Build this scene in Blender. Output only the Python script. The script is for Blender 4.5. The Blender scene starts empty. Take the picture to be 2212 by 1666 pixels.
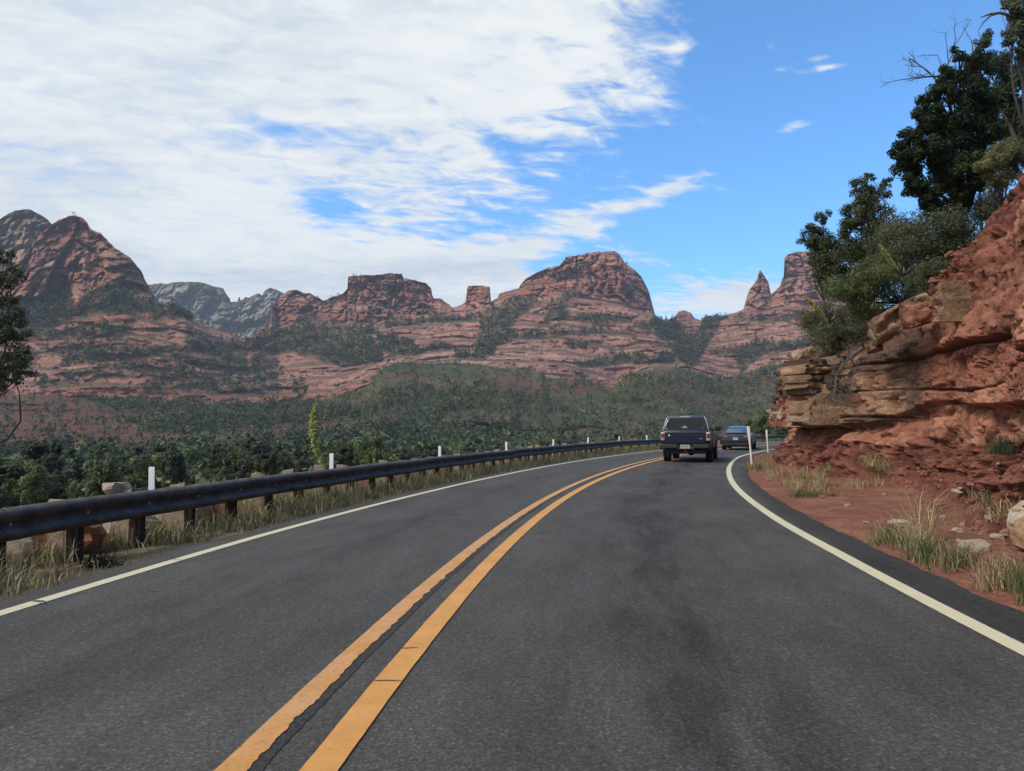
import bpy, bmesh, math, random
import numpy as np

# ------------------------------------------------------------------ camera, sky, sun, exposure
scn = bpy.context.scene
COL = scn.collection
CAM_H = 1.4
FV = 1609.0                                   # focal length for a picture 2212 px wide
PITCH = math.atan(91 / 1609.0)
cam_d = bpy.data.cameras.new('camera'); cam = bpy.data.objects.new('camera', cam_d); COL.objects.link(cam)
cam.location = (0, 0, CAM_H); cam.rotation_euler = (math.pi / 2 + PITCH, 0, 0)
cam_d.sensor_fit = 'HORIZONTAL'; cam_d.sensor_width = 36.0; cam_d.lens = 36.0 * FV / 2212.0
cam_d.clip_start = 0.1; cam_d.clip_end = 12000
scn.camera = cam
scn.view_settings.view_transform = 'Standard'; scn.view_settings.look = 'None'
scn.view_settings.gamma = 1.0; scn.view_settings.exposure = 0.76; scn.view_settings.use_curve_mapping = False
scn.cycles.use_denoising = True
scn.cycles.max_bounces = 4; scn.cycles.diffuse_bounces = 2; scn.cycles.glossy_bounces = 2
scn.cycles.transmission_bounces = 3; scn.cycles.volume_bounces = 0; scn.cycles.transparent_max_bounces = 6
scn.cycles.caustics_reflective = False; scn.cycles.caustics_refractive = False

SUN_AZ, SUN_EL = math.radians(-122), math.radians(48)      # azimuth from +Y, negative = to the left
sun_d = bpy.data.lights.new('sun', 'SUN'); sun = bpy.data.objects.new('sun', sun_d); COL.objects.link(sun)
sun_d.energy = 1.8; sun_d.angle = math.radians(22); sun_d.color = (1.0, 0.94, 0.85)
sun.rotation_euler = (math.pi / 2 - SUN_EL, 0, -SUN_AZ + math.pi)
sun.location = (-60, 20, 80)


class NT:
    """tiny helper for writing node trees"""
    def __init__(self, tree): self.t = tree; self.N = tree.nodes; self.L = tree.links
    def n(self, typ, **kw):
        o = self.N.new(typ)
        for k, v in kw.items(): setattr(o, k, v)
        return o
    def set(self, sock, v):
        if v is None: return
        if isinstance(v, bpy.types.NodeSocket): self.L.new(v, sock)
        elif isinstance(v, (tuple, list)) and len(v) == 3 and sock.type == 'RGBA': sock.default_value = (*v, 1)
        else: sock.default_value = v
    def m(self, op, a, b=None, c=None, clamp=False):
        o = self.n('ShaderNodeMath', operation=op, use_clamp=clamp)
        self.set(o.inputs[0], a); self.set(o.inputs[1], b)
        if c is not None: self.set(o.inputs[2], c)
        return o.outputs[0]
    def ss(self, x, a, b):                     # smoothstep
        o = self.n('ShaderNodeMapRange', interpolation_type='SMOOTHSTEP')
        self.set(o.inputs[0], x); self.set(o.inputs[1], a); self.set(o.inputs[2], b)
        return o.outputs[0]
    def lin(self, x, a, b, c, d):
        o = self.n('ShaderNodeMapRange')
        for i, v in enumerate((x, a, b, c, d)): self.set(o.inputs[i], v)
        return o.outputs[0]
    def mix(self, f, a, b, blend='MIX'):
        o = self.n('ShaderNodeMix', data_type='RGBA', blend_type=blend)
        self.set(o.inputs[0], f); self.set(o.inputs[6], a); self.set(o.inputs[7], b)
        return o.outputs[2]
    def xyz(self, x, y, z):
        o = self.n('ShaderNodeCombineXYZ')
        for i, v in enumerate((x, y, z)): self.set(o.inputs[i], v)
        return o.outputs[0]
    def sep(self, v):
        o = self.n('ShaderNodeSeparateXYZ'); self.set(o.inputs[0], v); return o.outputs
    def noise(self, vec, scale, detail=4, rough=0.55, dist=0.0, color=False):
        o = self.n('ShaderNodeTexNoise'); self.set(o.inputs['Vector'], vec)
        o.inputs['Scale'].default_value = scale; o.inputs['Detail'].default_value = detail
        o.inputs['Roughness'].default_value = rough; o.inputs['Distortion'].default_value = dist
        return o.outputs[1 if color else 0]
    def gauss(self, x, c, w):                  # exp(-((x-c)/w)^2)
        a = self.m('DIVIDE', self.m('SUBTRACT', x, c), w)
        return self.m('EXPONENT', self.m('MULTIPLY', self.m('MULTIPLY', a, a), -1.0))


def build_world():
    w = bpy.data.worlds.new('World'); scn.world = w; w.use_nodes = True
    t = NT(w.node_tree); t.N.clear()
    out = t.n('ShaderNodeOutputWorld'); bg = t.n('ShaderNodeBackground')
    sky = t.n('ShaderNodeTexSky', sky_type='NISHITA', sun_disc=False)
    sky.sun_elevation = SUN_EL; sky.sun_rotation = SUN_AZ
    sky.air_density = 1.0; sky.dust_density = 0.3; sky.ozone_density = 3.0; sky.altitude = 1400
    d = t.n('ShaderNodeTexCoord').outputs['Generated']
    x, y, z = t.sep(d)[:3]
    zp = t.m('MAXIMUM', z, 0.0)
    hyp = t.m('SQRT', t.m('ADD', t.m('MULTIPLY', x, x), t.m('MULTIPLY', y, y)))
    ax = t.m('DIVIDE', x, t.m('MAXIMUM', hyp, 0.001))         # sine of the azimuth
    el = t.m('ARCSINE', z)
    fwd = t.ss(y, -0.1, 0.3)
    # the cloud deck as a flat layer overhead
    zc = t.m('ADD', zp, 0.10)
    px, py = t.m('DIVIDE', x, zc), t.m('DIVIDE', y, zc)
    # rotate so that rows of cloud run the way the cirrus does
    ca, sa = math.cos(math.radians(52)), math.sin(math.radians(52))
    pu = t.m('ADD', t.m('MULTIPLY', px, ca), t.m('MULTIPLY', py, sa))
    pv = t.m('SUBTRACT', t.m('MULTIPLY', py, ca), t.m('MULTIPLY', px, sa))
    wob = t.noise(t.xyz(px, py, 3.0), 0.9, 3)
    n_big = t.noise(t.xyz(t.m('MULTIPLY', px, 0.55), py, 0.0), 0.75, 5, 0.55, 0.6)
    n_streak = t.noise(t.xyz(t.m('MULTIPLY', pu, 0.35), t.m('MULTIPLY', pv, 2.0), 7.0), 1.3, 7, 0.62, 0.7)
    # ripples: small cloudlets, rows lying across the view
    n_rip = t.noise(t.xyz(t.m('MULTIPLY', t.m('ADD', px, t.m('MULTIPLY', py, -.35)), 1.5), t.m('MULTIPLY', py, 2.3), 1.0), 5.2, 7, 0.62, 0.5)
    S = t.m('SUBTRACT', t.m('SUBTRACT', el, t.m('MULTIPLY', ax, 0.95)), 0.25)
    S = t.m('ADD', S, t.m('MULTIPLY', t.m('SUBTRACT', wob, 0.5), 0.13))
    sheet = t.ss(S, -0.20, 0.26)
    sheet = t.m('MULTIPLY', sheet, t.lin(ax, 0.19, 0.36, 1.0, 0.0))     # the deck ends on the sunny side
    # blue holes in the deck
    def blob(vx, vy, wx, wy):
        aa = math.sin(math.atan((vx - 1106) / FV)); ee = math.atan((924 - vy) / FV * math.cos(math.atan((vx - 1106) / FV)))
        return t.m('MULTIPLY', t.gauss(ax, aa, wx / FV), t.gauss(el, ee, wy / FV))
    holes = t.m('ADD', t.m('MULTIPLY', blob(600, 268, 100, 24), 0.50), t.m('MULTIPLY', blob(705, 445, 75, 42), 0.62))
    holes = t.m('ADD', holes, t.m('MULTIPLY', blob(1000, 500, 150, 30), 0.25))
    holes = t.m('ADD', holes, t.m('MULTIPLY', blob(1150, 310, 190, 60), 0.22))
    holes = t.m('ADD', holes, t.m('MULTIPLY', blob(830, 300, 160, 30), 0.20))
    holes = t.m('ADD', holes, t.m('MULTIPLY', blob(1120, 60, 170, 50), 0.20))
    # the long cirrus streak and its fainter neighbours
    line = t.m('SUBTRACT', el, t.m('ADD', 0.236, t.m('MULTIPLY', ax, 0.335)))
    line = t.m('ADD', line, t.m('MULTIPLY', t.m('SUBTRACT', n_streak, 0.5), 0.010))
    wd = t.lin(ax, -0.25, 0.26, 0.040, 0.017)
    l2 = t.m('DIVIDE', line, wd)
    streak = t.m('MULTIPLY', t.m('EXPONENT', t.m('MULTIPLY', t.m('MULTIPLY', l2, l2), -1.0)),
                 t.m('MULTIPLY', t.ss(ax, -0.42, -0.15), t.m('SUBTRACT', 1.0, t.ss(ax, 0.19, 0.31))))
    streak = t.m('MULTIPLY', streak, fwd)
    low = t.m('MULTIPLY', t.m('SUBTRACT', 1.0, t.ss(el, 0.17, 0.29)), t.m('SUBTRACT', 1.0, t.ss(ax, 0.30, 0.75)))
    bank = t.m('MULTIPLY', blob(1600, 640, 130, 34), 0.75)
    bank = t.m('ADD', bank, t.m('MULTIPLY', blob(1345, 540, 110, 26), 0.30))
    bank = t.m('ADD', bank, t.m('MULTIPLY', blob(1150, 610, 120, 30), 0.34))
    cov = t.m('ADD', t.m('MULTIPLY', sheet, 0.98), t.m('MULTIPLY', streak, 0.80))
    cov = t.m('ADD', cov, t.m('ADD', t.m('MULTIPLY', low, 0.52), bank))
    puffs = None
    for vx, vy, wx, wy, k in ((1680, 80, 24, 12, .55), (1805, 127, 42, 8, .62), (1790, 104, 40, 7, .4), (1727, 260, 34, 12, .68),
                              (1480, 92, 30, 20, .5), (1700, 130, 30, 8, .3), (1960, 40, 50, 7, .35), (1520, 400, 120, 14, .22)):
        b = t.m('MULTIPLY', blob(vx, vy, wx, wy), k); puffs = b if puffs is None else t.m('ADD', puffs, b)
    cov = t.m('ADD', cov, puffs)
    cov = t.m('SUBTRACT', cov, holes)
    cov = t.m('ADD', cov, t.m('MULTIPLY', t.m('SUBTRACT', n_big, 0.50), 0.55))
    tex = t.m('ADD', t.m('MULTIPLY', n_rip, 0.46), t.m('MULTIPLY', n_streak, 0.54))
    inner = t.ss(S, 0.15, 0.55)                                    # deep inside the deck the cloud closes
    tex = t.m('ADD', t.m('MULTIPLY', t.m('SUBTRACT', tex, 0.5), t.m('SUBTRACT', 2.9, t.m('MULTIPLY', inner, 1.75))), 0.5)
    dens = t.ss(t.m('ADD', tex, t.m('MULTIPLY', t.m('SUBTRACT', cov, 0.5), 0.80)), 0.34, 0.88)
    dens = t.m('MULTIPLY', dens, t.lin(n_rip, 0.3, 0.7, 0.86, 1.0))
    dens = t.m('MINIMUM', dens, 0.97)
    # shade of the cloud itself: thick parts greyer
    g = t.m('ADD', t.m('MULTIPLY', n_big, 0.75), t.m('MULTIPLY', n_rip, 0.25))
    gs = t.ss(g, 0.36, 0.58)
    ccol = t.mix(gs, (2.75, 3.05, 3.35), (4.15, 4.25, 4.2))
    skyc = t.mix(1.0, sky.outputs[0], (0.56, 0.98, 1.22), 'MULTIPLY')
    col = t.mix(dens, skyc, ccol)
    below = t.ss(z, -0.12, -0.02)
    col = t.mix(below, (0.9, 0.8, 0.7), col)
    t.L.new(col, bg.inputs[0]); bg.inputs[1].default_value = 0.135
    t.L.new(bg.outputs[0], out.inputs[0])
build_world()

# ------------------------------------------------------------------ helpers
RNG = np.random.default_rng(7)
random.seed(7)


def vray(x, y):
    x = np.asarray(x, float); y = np.asarray(y, float); v = 833.0 - y
    c, s = math.cos(PITCH), math.sin(PITCH)
    return np.stack(np.broadcast_arrays(x - 1106.0, FV * c - v * s, FV * s + v * c), -1)

def at(x, y, depth):
    """point in the direction (x, y) of the 2212 px picture at the given distance along +Y"""
    d = vray(x, y); t = np.asarray(depth, float) / d[..., 1]
    return d * t[..., None] + np.array([0, 0, CAM_H])

def on_ground(x, y, z=0.0):
    d = vray(x, y); t = (z - CAM_H) / d[..., 2]
    return d * t[..., None] + np.array([0, 0, CAM_H])


def _hash(ix, iy, iz, seed):
    h = (ix.astype(np.int64) * 374761393 + iy.astype(np.int64) * 668265263 + iz.astype(np.int64) * 1440662683 + seed * 974634777)
    h = (h & 0xFFFFFFFF).astype(np.uint64)
    h = ((h ^ (h >> np.uint64(13))) * np.uint64(1274126177)) & np.uint64(0xFFFFFFFF)
    h = ((h ^ (h >> np.uint64(16))) * np.uint64(2246822519)) & np.uint64(0xFFFFFFFF)
    h = h ^ (h >> np.uint64(15))
    return (h & np.uint64(0xFFFFFF)).astype(np.float64) / 0xFFFFFF

def vnoise(p, seed=0):
    """smooth value noise in -1..1; p is (..., 3)"""
    i = np.floor(p).astype(np.int64); f = p - i; u = f * f * f * (f * (f * 6 - 15) + 10)
    r = 0
    for dx in (0, 1):
        wx = u[..., 0] if dx else 1 - u[..., 0]
        for dy in (0, 1):
            wy = u[..., 1] if dy else 1 - u[..., 1]
            for dz in (0, 1):
                wz = u[..., 2] if dz else 1 - u[..., 2]
                r = r + wx * wy * wz * _hash(i[..., 0] + dx, i[..., 1] + dy, i[..., 2] + dz, seed)
    return r * 2 - 1

def fbm(p, octv=4, seed=0, gain=0.5, lac=2.03):
    a, s, r = 1.0, 0.0, 0
    for o in range(octv):
        r = r + a * vnoise(p * (lac ** o) + 17.3 * o, seed + o); s += a; a *= gain
    return r / s

def facet(x, y, sx, sy, seed):
    """broken-rock pattern: every cell of an irregular mosaic is a tilted plane; returns height (-1..1), edge distance, cell value"""
    qx, qy = x / sx, y / sy; ix, iy = np.floor(qx), np.floor(qy); shp = np.shape(qx)
    d1 = np.full(shp, 9.0); d2 = np.full(shp, 9.0); hv = np.zeros(shp); cv = np.zeros(shp)
    for dx in (-1, 0, 1):
        for dy in (-1, 0, 1):
            cx_, cy_ = ix + dx, iy + dy; k = np.zeros(shp) + seed
            fx = cx_ + .1 + .8 * _hash(cx_, cy_, k, 1); fy = cy_ + .1 + .8 * _hash(cx_, cy_, k, 2)
            ex, ey = qx - fx, qy - fy; d = ex * ex + ey * ey; c = _hash(cx_, cy_, k, 3)
            h = (c * 2 - 1) + 1.3 * ((_hash(cx_, cy_, k, 4) - .5) * ex + (_hash(cx_, cy_, k, 5) - .5) * ey)
            new = d < d1; d2 = np.where(new, d1, np.minimum(d2, d)); hv = np.where(new, h, hv); cv = np.where(new, c, cv); d1 = np.where(new, d, d1)
    return hv, np.sqrt(d2) - np.sqrt(d1), cv

def sstep(x, a, b):
    t = np.clip((x - a) / (b - a), 0, 1); return t * t * (3 - 2 * t)

def P3(x, y, z): return np.stack(np.broadcast_arrays(x, y, z), -1)

def lerp_pl(pl, x):
    pl = np.asarray(pl, float); return np.interp(x, pl[:, 0], pl[:, 1])

def tag(o, label=None, cat=None, group=None, kind=None):
    if label: o['label'] = label
    if cat: o['category'] = cat
    if group: o['group'] = group
    if kind: o['kind'] = kind
    return o

def mesh_np(name, V, F, mat, smooth=True, colors=None):
    """mesh from numpy arrays; F is (m, 3) or (m, 4)"""
    V = np.ascontiguousarray(V, np.float32); F = np.ascontiguousarray(F, np.int32)
    me = bpy.data.meshes.new(name); k = F.shape[1]
    me.vertices.add(len(V)); me.vertices.foreach_set('co', V.ravel())
    me.loops.add(F.size); me.loops.foreach_set('vertex_index', F.ravel())
    me.polygons.add(len(F)); me.polygons.foreach_set('loop_start', np.arange(0, F.size, k, dtype=np.int32))
    if smooth: me.polygons.foreach_set('use_smooth', np.ones(len(F), bool))
    me.update(calc_edges=True)
    if colors is not None:
        c = np.ones((len(V), 4), np.float32); c[:, :3] = np.clip(colors, 0, 1)
        ca = me.color_attributes.new('Col', 'FLOAT_COLOR', 'POINT'); ca.data.foreach_set('color', c.ravel())
    if mat: me.materials.append(mat)
    return me

def link(name, me, parent=None, loc=None):
    o = bpy.data.objects.new(name, me); COL.objects.link(o)
    if parent is not None: o.parent = parent
    if loc is not None: o.location = loc
    return o

def empty(name, loc=(0, 0, 0), rz=0.0):
    o = bpy.data.objects.new(name, None); COL.objects.link(o); o.location = loc; o.rotation_euler = (0, 0, rz)
    o.empty_display_size = 0.2
    return o

def grid_faces(nr, nc):
    i = np.arange(nr * nc).reshape(nr, nc)
    return np.stack([i[:-1, :-1].ravel(), i[:-1, 1:].ravel(), i[1:, 1:].ravel(), i[1:, :-1].ravel()], 1)


class MB:
    """collects simple shapes into one mesh"""
    def __init__(self): self.v = []; self.f = []
    def add(self, V, F):
        b = len(self.v); self.v += [tuple(map(float, p)) for p in V]; self.f += [tuple(b + int(i) for i in q) for q in F]; return self
    def box(self, c, s, bev=0.0, rot=None):
        bm = bmesh.new(); bmesh.ops.create_cube(bm, size=1.0)
        for q in bm.verts: q.co = (q.co.x * s[0], q.co.y * s[1], q.co.z * s[2])
        if bev: bmesh.ops.bevel(bm, geom=bm.edges[:], offset=bev, segments=1, affect='EDGES', profile=0.5)
        bm.verts.index_update()
        V = np.array([q.co[:] for q in bm.verts]); F = [[q.index for q in f.verts] for f in bm.faces]; bm.free()
        if rot is not None: V = V @ np.array(rot).T
        return self.add(V + np.array(c), F)
    def loft(self, secs, closed=True, caps=True):
        secs = np.asarray(secs, float); n, m = secs.shape[:2]; F = []
        for i in range(n - 1):
            for j in range(m if closed else m - 1):
                k = (j + 1) % m; F.append((i * m + j, i * m + k, (i + 1) * m + k, (i + 1) * m + j))
        if caps: F.append(tuple(range(m - 1, -1, -1))); F.append(tuple(range((n - 1) * m, n * m)))
        return self.add(secs.reshape(-1, 3), F)
    def tube(self, pts, rad, sides=6):
        pts = np.asarray(pts, float); rad = np.broadcast_to(np.asarray(rad, float), (len(pts),))
        T = np.gradient(pts, axis=0); T /= np.linalg.norm(T, axis=1)[:, None] + 1e-9
        ref = np.array([0, 0, 1.0]) if abs(T[0][2]) < 0.9 else np.array([1.0, 0, 0])
        secs = []
        for p, t, r in zip(pts, T, rad):
            a = np.cross(t, ref); a /= np.linalg.norm(a) + 1e-9; b = np.cross(t, a)
            th = np.linspace(0, 2 * math.pi, sides, endpoint=False)
            secs.append(p + r * (np.cos(th)[:, None] * a + np.sin(th)[:, None] * b))
        return self.loft(secs)
    def cyl(self, c, r, h, axis='z', seg=20):
        th = np.linspace(0, 2 * math.pi, seg, endpoint=False); z0 = np.zeros(seg)
        ring = {'z': lambda d: np.c_[r * np.cos(th), r * np.sin(th), z0 + d], 'x': lambda d: np.c_[z0 + d, r * np.cos(th), r * np.sin(th)],
                'y': lambda d: np.c_[r * np.sin(th), z0 + d, r * np.cos(th)]}[axis]
        return self.loft([ring(-h / 2) + np.array(c), ring(h / 2) + np.array(c)])
    def build(self, name, mat, parent=None, smooth=False, loc=None):
        me = bpy.data.meshes.new(name); me.from_pydata(self.v, [], self.f); me.update()
        if smooth:
            me.polygons.foreach_set('use_smooth', np.ones(len(me.polygons), bool))
            me.set_sharp_from_angle(angle=math.radians(35))
        if mat: me.materials.append(mat)
        return link(name, me, parent, loc)


# ------------------------------------------------------------------ materials
def mat_new(name):
    m = bpy.data.materials.new(name); m.use_nodes = True; t = NT(m.node_tree); b = t.N['Principled BSDF']
    return m, t, b

def mat_plain(name, col, rough=0.6, metal=0.0, spec=0.5, var=0.12, scale=8.0, coat=0.0, bump=0.0, emit=None):
    m, t, b = mat_new(name)
    oc = t.n('ShaderNodeTexCoord').outputs['Object']
    f = t.lin(t.noise(oc, scale, 5, 0.6), 0.3, 0.7, 1 - var, 1 + var)
    c = t.mix(1.0, col, t.xyz(f, f, f), 'MULTIPLY')
    t.L.new(c, b.inputs['Base Color']); b.inputs['Metallic'].default_value = metal
    b.inputs['Specular IOR Level'].default_value = spec; b.inputs['Coat Weight'].default_value = coat
    t.L.new(t.lin(t.noise(oc, scale * 2.3, 3), 0.3, 0.7, max(rough - 0.06, 0.02), min(rough + 0.08, 1)), b.inputs['Roughness'])
    if bump:
        bp = t.n('ShaderNodeBump'); bp.inputs['Strength'].default_value = bump; bp.inputs['Distance'].default_value = 0.02
        t.L.new(t.noise(oc, scale * 5, 5, 0.65), bp.inputs['Height']); t.L.new(bp.outputs[0], b.inputs['Normal'])
    return m

def mat_attr(name, rough=0.85, scale=1.0, var=0.25, bump=0.5, bdist=0.05, fine=6.0, spec=0.25, transl=0.0):
    """colour from the mesh's own colour attribute, broken up by noise at metre scale `scale`"""
    m, t, b = mat_new(name)
    a = t.n('ShaderNodeAttribute', attribute_name='Col').outputs['Color']
    oc = t.n('ShaderNodeTexCoord').outputs['Object']
    n1 = t.noise(oc, scale, 6, 0.62); f = t.lin(n1, 0.28, 0.72, 1 - var, 1 + var)
    c = t.mix(1.0, a, t.xyz(f, f, f), 'MULTIPLY')
    if bump:
        f2 = t.lin(t.noise(oc, scale * fine * 1.7, 4, 0.7), 0.3, 0.7, 1 - var * 1.5, 1 + var * 1.5); c = t.mix(1.0, c, t.xyz(f2, f2, f2), 'MULTIPLY')
    t.L.new(c, b.inputs['Base Color']); b.inputs['Roughness'].default_value = rough
    b.inputs['Specular IOR Level'].default_value = spec
    if bump:
        bp = t.n('ShaderNodeBump'); bp.inputs['Strength'].default_value = bump; bp.inputs['Distance'].default_value = bdist
        t.L.new(t.noise(oc, scale * fine, 6, 0.68), bp.inputs['Height']); t.L.new(bp.outputs[0], b.inputs['Normal'])
    if transl:
        tr = t.n('ShaderNodeBsdfTranslucent'); t.L.new(c, tr.inputs[0]); mx = t.n('ShaderNodeMixShader'); mx.inputs[0].default_value = transl
        t.L.new(b.outputs[0], mx.inputs[1]); t.L.new(tr.outputs[0], mx.inputs[2]); t.L.new(mx.outputs[0], t.N['Material Output'].inputs[0])
    return m

M_ROCKFAR = mat_attr('red_rock_far', 0.9, 0.05, 0.22, 0.9, 3.0, 5.0, 0.15)
M_CLIFF = mat_attr('red_rock_cut', 0.9, 1.6, 0.30, 0.7, 0.06, 6.0, 0.2)
M_GROUND = mat_attr('earth', 0.95, 0.8, 0.3, 0.6, 0.05, 7.0, 0.15)
M_LEAF = mat_attr('foliage', 0.65, 3.0, 0.2, 0.0, transl=0.35, spec=0.25)
M_FOREST = mat_attr('foliage_far', 0.75, 0.3, 0.2, 0.0, spec=0.15)
M_GRASS = mat_attr('grass_blades', 0.7, 4.0, 0.15, 0.0, transl=0.25, spec=0.2)
M_BARK = mat_plain('bark_grey', (0.085, 0.068, 0.055), 0.9, var=0.4, scale=14, bump=0.6, spec=0.2)
M_DEAD = mat_plain('dead_wood_grey', (0.10, 0.09, 0.082), 0.9, var=0.35, scale=18, bump=0.5, spec=0.2)
M_BARKDARK = mat_plain('bark_dark', (0.03, 0.026, 0.024), 0.9, var=0.4, scale=10, bump=0.6, spec=0.2)
M_TIMBER = mat_plain('weathered_timber', (0.27, 0.205, 0.145), 0.9, var=0.4, scale=9, bump=0.7, spec=0.15)
M_TIMBERB = mat_plain('weathered_timber_brown', (0.22, 0.14, 0.09), 0.9, var=0.4, scale=9, bump=0.7, spec=0.15)
M_STEELDARK = mat_plain('dark_steel_post', (0.022, 0.018, 0.016), 0.75, 0.3, var=0.4, scale=12)
M_WHITE = mat_plain('white_plastic', (0.86, 0.86, 0.84), 0.5, var=0.08, scale=9)
M_ROCKPALE = mat_plain('pale_limestone', (0.42, 0.34, 0.26), 0.9, var=0.35, scale=5, bump=0.9, spec=0.2)
M_ROCKRED = mat_plain('red_sandstone', (0.30, 0.135, 0.085), 0.9, var=0.35, scale=5, bump=0.9, spec=0.2)
M_ROCKTAN = mat_plain('tan_sandstone', (0.33, 0.20, 0.125), 0.9, var=0.4, scale=4, bump=0.9, spec=0.2)
M_ROCKDARK = mat_plain('dark_stained_sandstone', (0.10, 0.066, 0.05), 0.9, var=0.5, scale=3, bump=0.9, spec=0.2)
M_BOLT = mat_plain('galvanised_bolt', (0.42, 0.38, 0.33), 0.5, 0.6)

# ------------------------------------------------------------------ the road's centre line
C0 = (-1.19282, 0.0547639, 0.00591819, -1.79304e-5)
def _cx(y): return C0[0] + C0[1] * y + C0[2] * y * y + C0[3] * y ** 3
def _sl(y): return C0[1] + 2 * C0[2] * y + 3 * C0[3] * y * y
_py = np.arange(-45, 34, 0.1)
_path = np.c_[np.where(_py < 3, _cx(3.0) + _sl(3.0) * (_py - 3), _cx(_py)), _py]
_h = math.atan(_sl(33.9)); _x, _y = _path[-1]; _ext = []
for _i in range(1000):
    _h += 0.0072 * 0.1; _x += math.sin(_h) * .1; _y += math.cos(_h) * .1; _ext.append((_x, _y))
PATH = np.r_[_path, _ext]
PS = np.r_[0, np.cumsum(np.hypot(*np.diff(PATH, axis=0).T))]; PS -= np.interp(0, _py, PS[:len(_py)])
_T = np.gradient(PATH, PS, axis=0); _T /= np.linalg.norm(_T, axis=1)[:, None]
PN = np.c_[_T[:, 1], -_T[:, 0]]

def road(s, o, z=0.0):
    """point at distance s along the road, o metres to the right of its centre"""
    s = np.asarray(s, float)
    x = np.interp(s, PS, PATH[:, 0]) + np.interp(s, PS, PN[:, 0]) * o
    y = np.interp(s, PS, PATH[:, 1]) + np.interp(s, PS, PN[:, 1]) * o
    return P3(x, y, z)
def normal_at(s): return np.stack([np.interp(s, PS, PN[:, 0]), np.interp(s, PS, PN[:, 1]), np.zeros_like(np.asarray(s, float))], -1)
def heading(s): return math.atan2(float(np.interp(s, PS, _T[:, 0])), float(np.interp(s, PS, _T[:, 1])))
def to_so(xy):
    """nearest (s, o) for points (n, 2)"""
    S = np.empty(len(xy)); O = np.empty(len(xy)); A = PATH[::4]; An = PN[::4]; As = PS[::4]
    for a in range(0, len(xy), 4000):
        q = xy[a:a + 4000]; i = np.argmin(((q[:, None] - A[None]) ** 2).sum(-1), 1)
        S[a:a + 4000] = As[i]; O[a:a + 4000] = ((q - A[i]) * An[i]).sum(1)
    return S, O
def off_LW(s): return np.interp(s, [5, 9, 16, 22, 30, 45], [-3.15, -3.11, -2.96, -2.88, -2.84, -2.75])
def off_RW(s): return np.interp(s, [5, 9, 12, 18, 24, 30, 38, 60], [4.0, 3.92, 3.81, 3.66, 3.54, 3.38, 3.1, 3.0])
def off_rail(s): return np.interp(s, [0, 6, 10, 15, 20, 30, 50], [-4.35, -4.15, -4.0, -3.8, -3.72, -3.66, -3.9])
def off_toe(s): return np.interp(s, [-12, 4, 8.8, 12.4, 16, 18.7, 20.5, 22.5, 28, 31, 40, 60], [5.6, 5.6, 5.7, 6.5, 7.3, 7.5, 6.9, 5.8, 5.1, 4.8, 4.7, 5.0])

# ------------------------------------------------------------------ ground: one sheet out to the horizon
def ground_z(xy):
    s, o = to_so(xy)
    d = -(o - (off_rail(s) - 0.75))                     # metres beyond the guardrail
    drop = np.where(d > 0, 0.085 * d + 0.0011 * np.clip(d, 0, 200) ** 2, 0)
    z = -np.minimum(drop, 36.0) - 0.02
    z = np.where(o > -2.0, np.minimum(z, -0.02 - 0.23 * sstep(o, -2.0, -0.5)), z)
    r = o - off_toe(s)
    z = np.where(r > 2, -0.25 + 8.0 * sstep(r, 3, 16) + 0.12 * np.clip(r - 16, 0, 60), z)
    p = P3(xy[:, 0], xy[:, 1], 0)
    bump = fbm(p * 0.09, 3, 5) * np.clip(np.abs(d) * 0.06, 0, 1.6) * (d > 0)
    return z + bump + 0.03 * fbm(p * 1.3, 2, 9) * (o < -3.3)

def build_ground():
    r = np.r_[0, np.geomspace(1.2, 60, 150), np.geomspace(64, 6000, 60)]
    a = np.linspace(-math.pi, math.pi, 241)
    R, A = np.meshgrid(r, a, indexing='ij')
    X, Y = R * np.sin(A), R * np.cos(A); xy = np.c_[X.ravel(), Y.ravel()]
    z = ground_z(xy); far = sstep(R.ravel(), 90, 200); z = z * (1 - far) - 36 * far
    p = P3(xy[:, 0], xy[:, 1], z)
    n = fbm(p * 0.25, 4, 21); n2 = fbm(p * 1.1, 3, 22)
    red = np.array([0.19, 0.105, 0.066]); straw = np.array([0.24, 0.18, 0.11]); olive = np.array([0.13, 0.115, 0.062])
    c = red + (straw - red) * sstep(n2, -0.3, 0.5)[:, None]; c = c + (olive - c) * sstep(n, -0.2, 0.5)[:, None]
    o = link('ground', mesh_np('ground', p, grid_faces(*R.shape), M_GROUND, True, c)); tag(o, kind='structure')
build_ground()

# ------------------------------------------------------------------ road
def strip(name, s, oL, oR, mat, z, parent=None, ncross=2, uv=False):
    s = np.asarray(s, float); L = np.broadcast_to(oL, s.shape); R = np.broadcast_to(oR, s.shape)
    t = np.linspace(0, 1, ncross)
    O = L[:, None] + (R - L)[:, None] * t[None]; SS = np.repeat(s[:, None], ncross, 1)
    V = road(SS.ravel(), O.ravel(), z)
    me = mesh_np(name, V, grid_faces(len(s), ncross), mat, True)
    if uv:
        at_ = me.attributes.new('so', 'FLOAT_VECTOR', 'POINT')
        at_.data.foreach_set('vector', np.stack([SS.ravel(), O.ravel(), np.zeros(SS.size)], 1).astype(np.float32).ravel())
    return link(name, me, parent)

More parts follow.
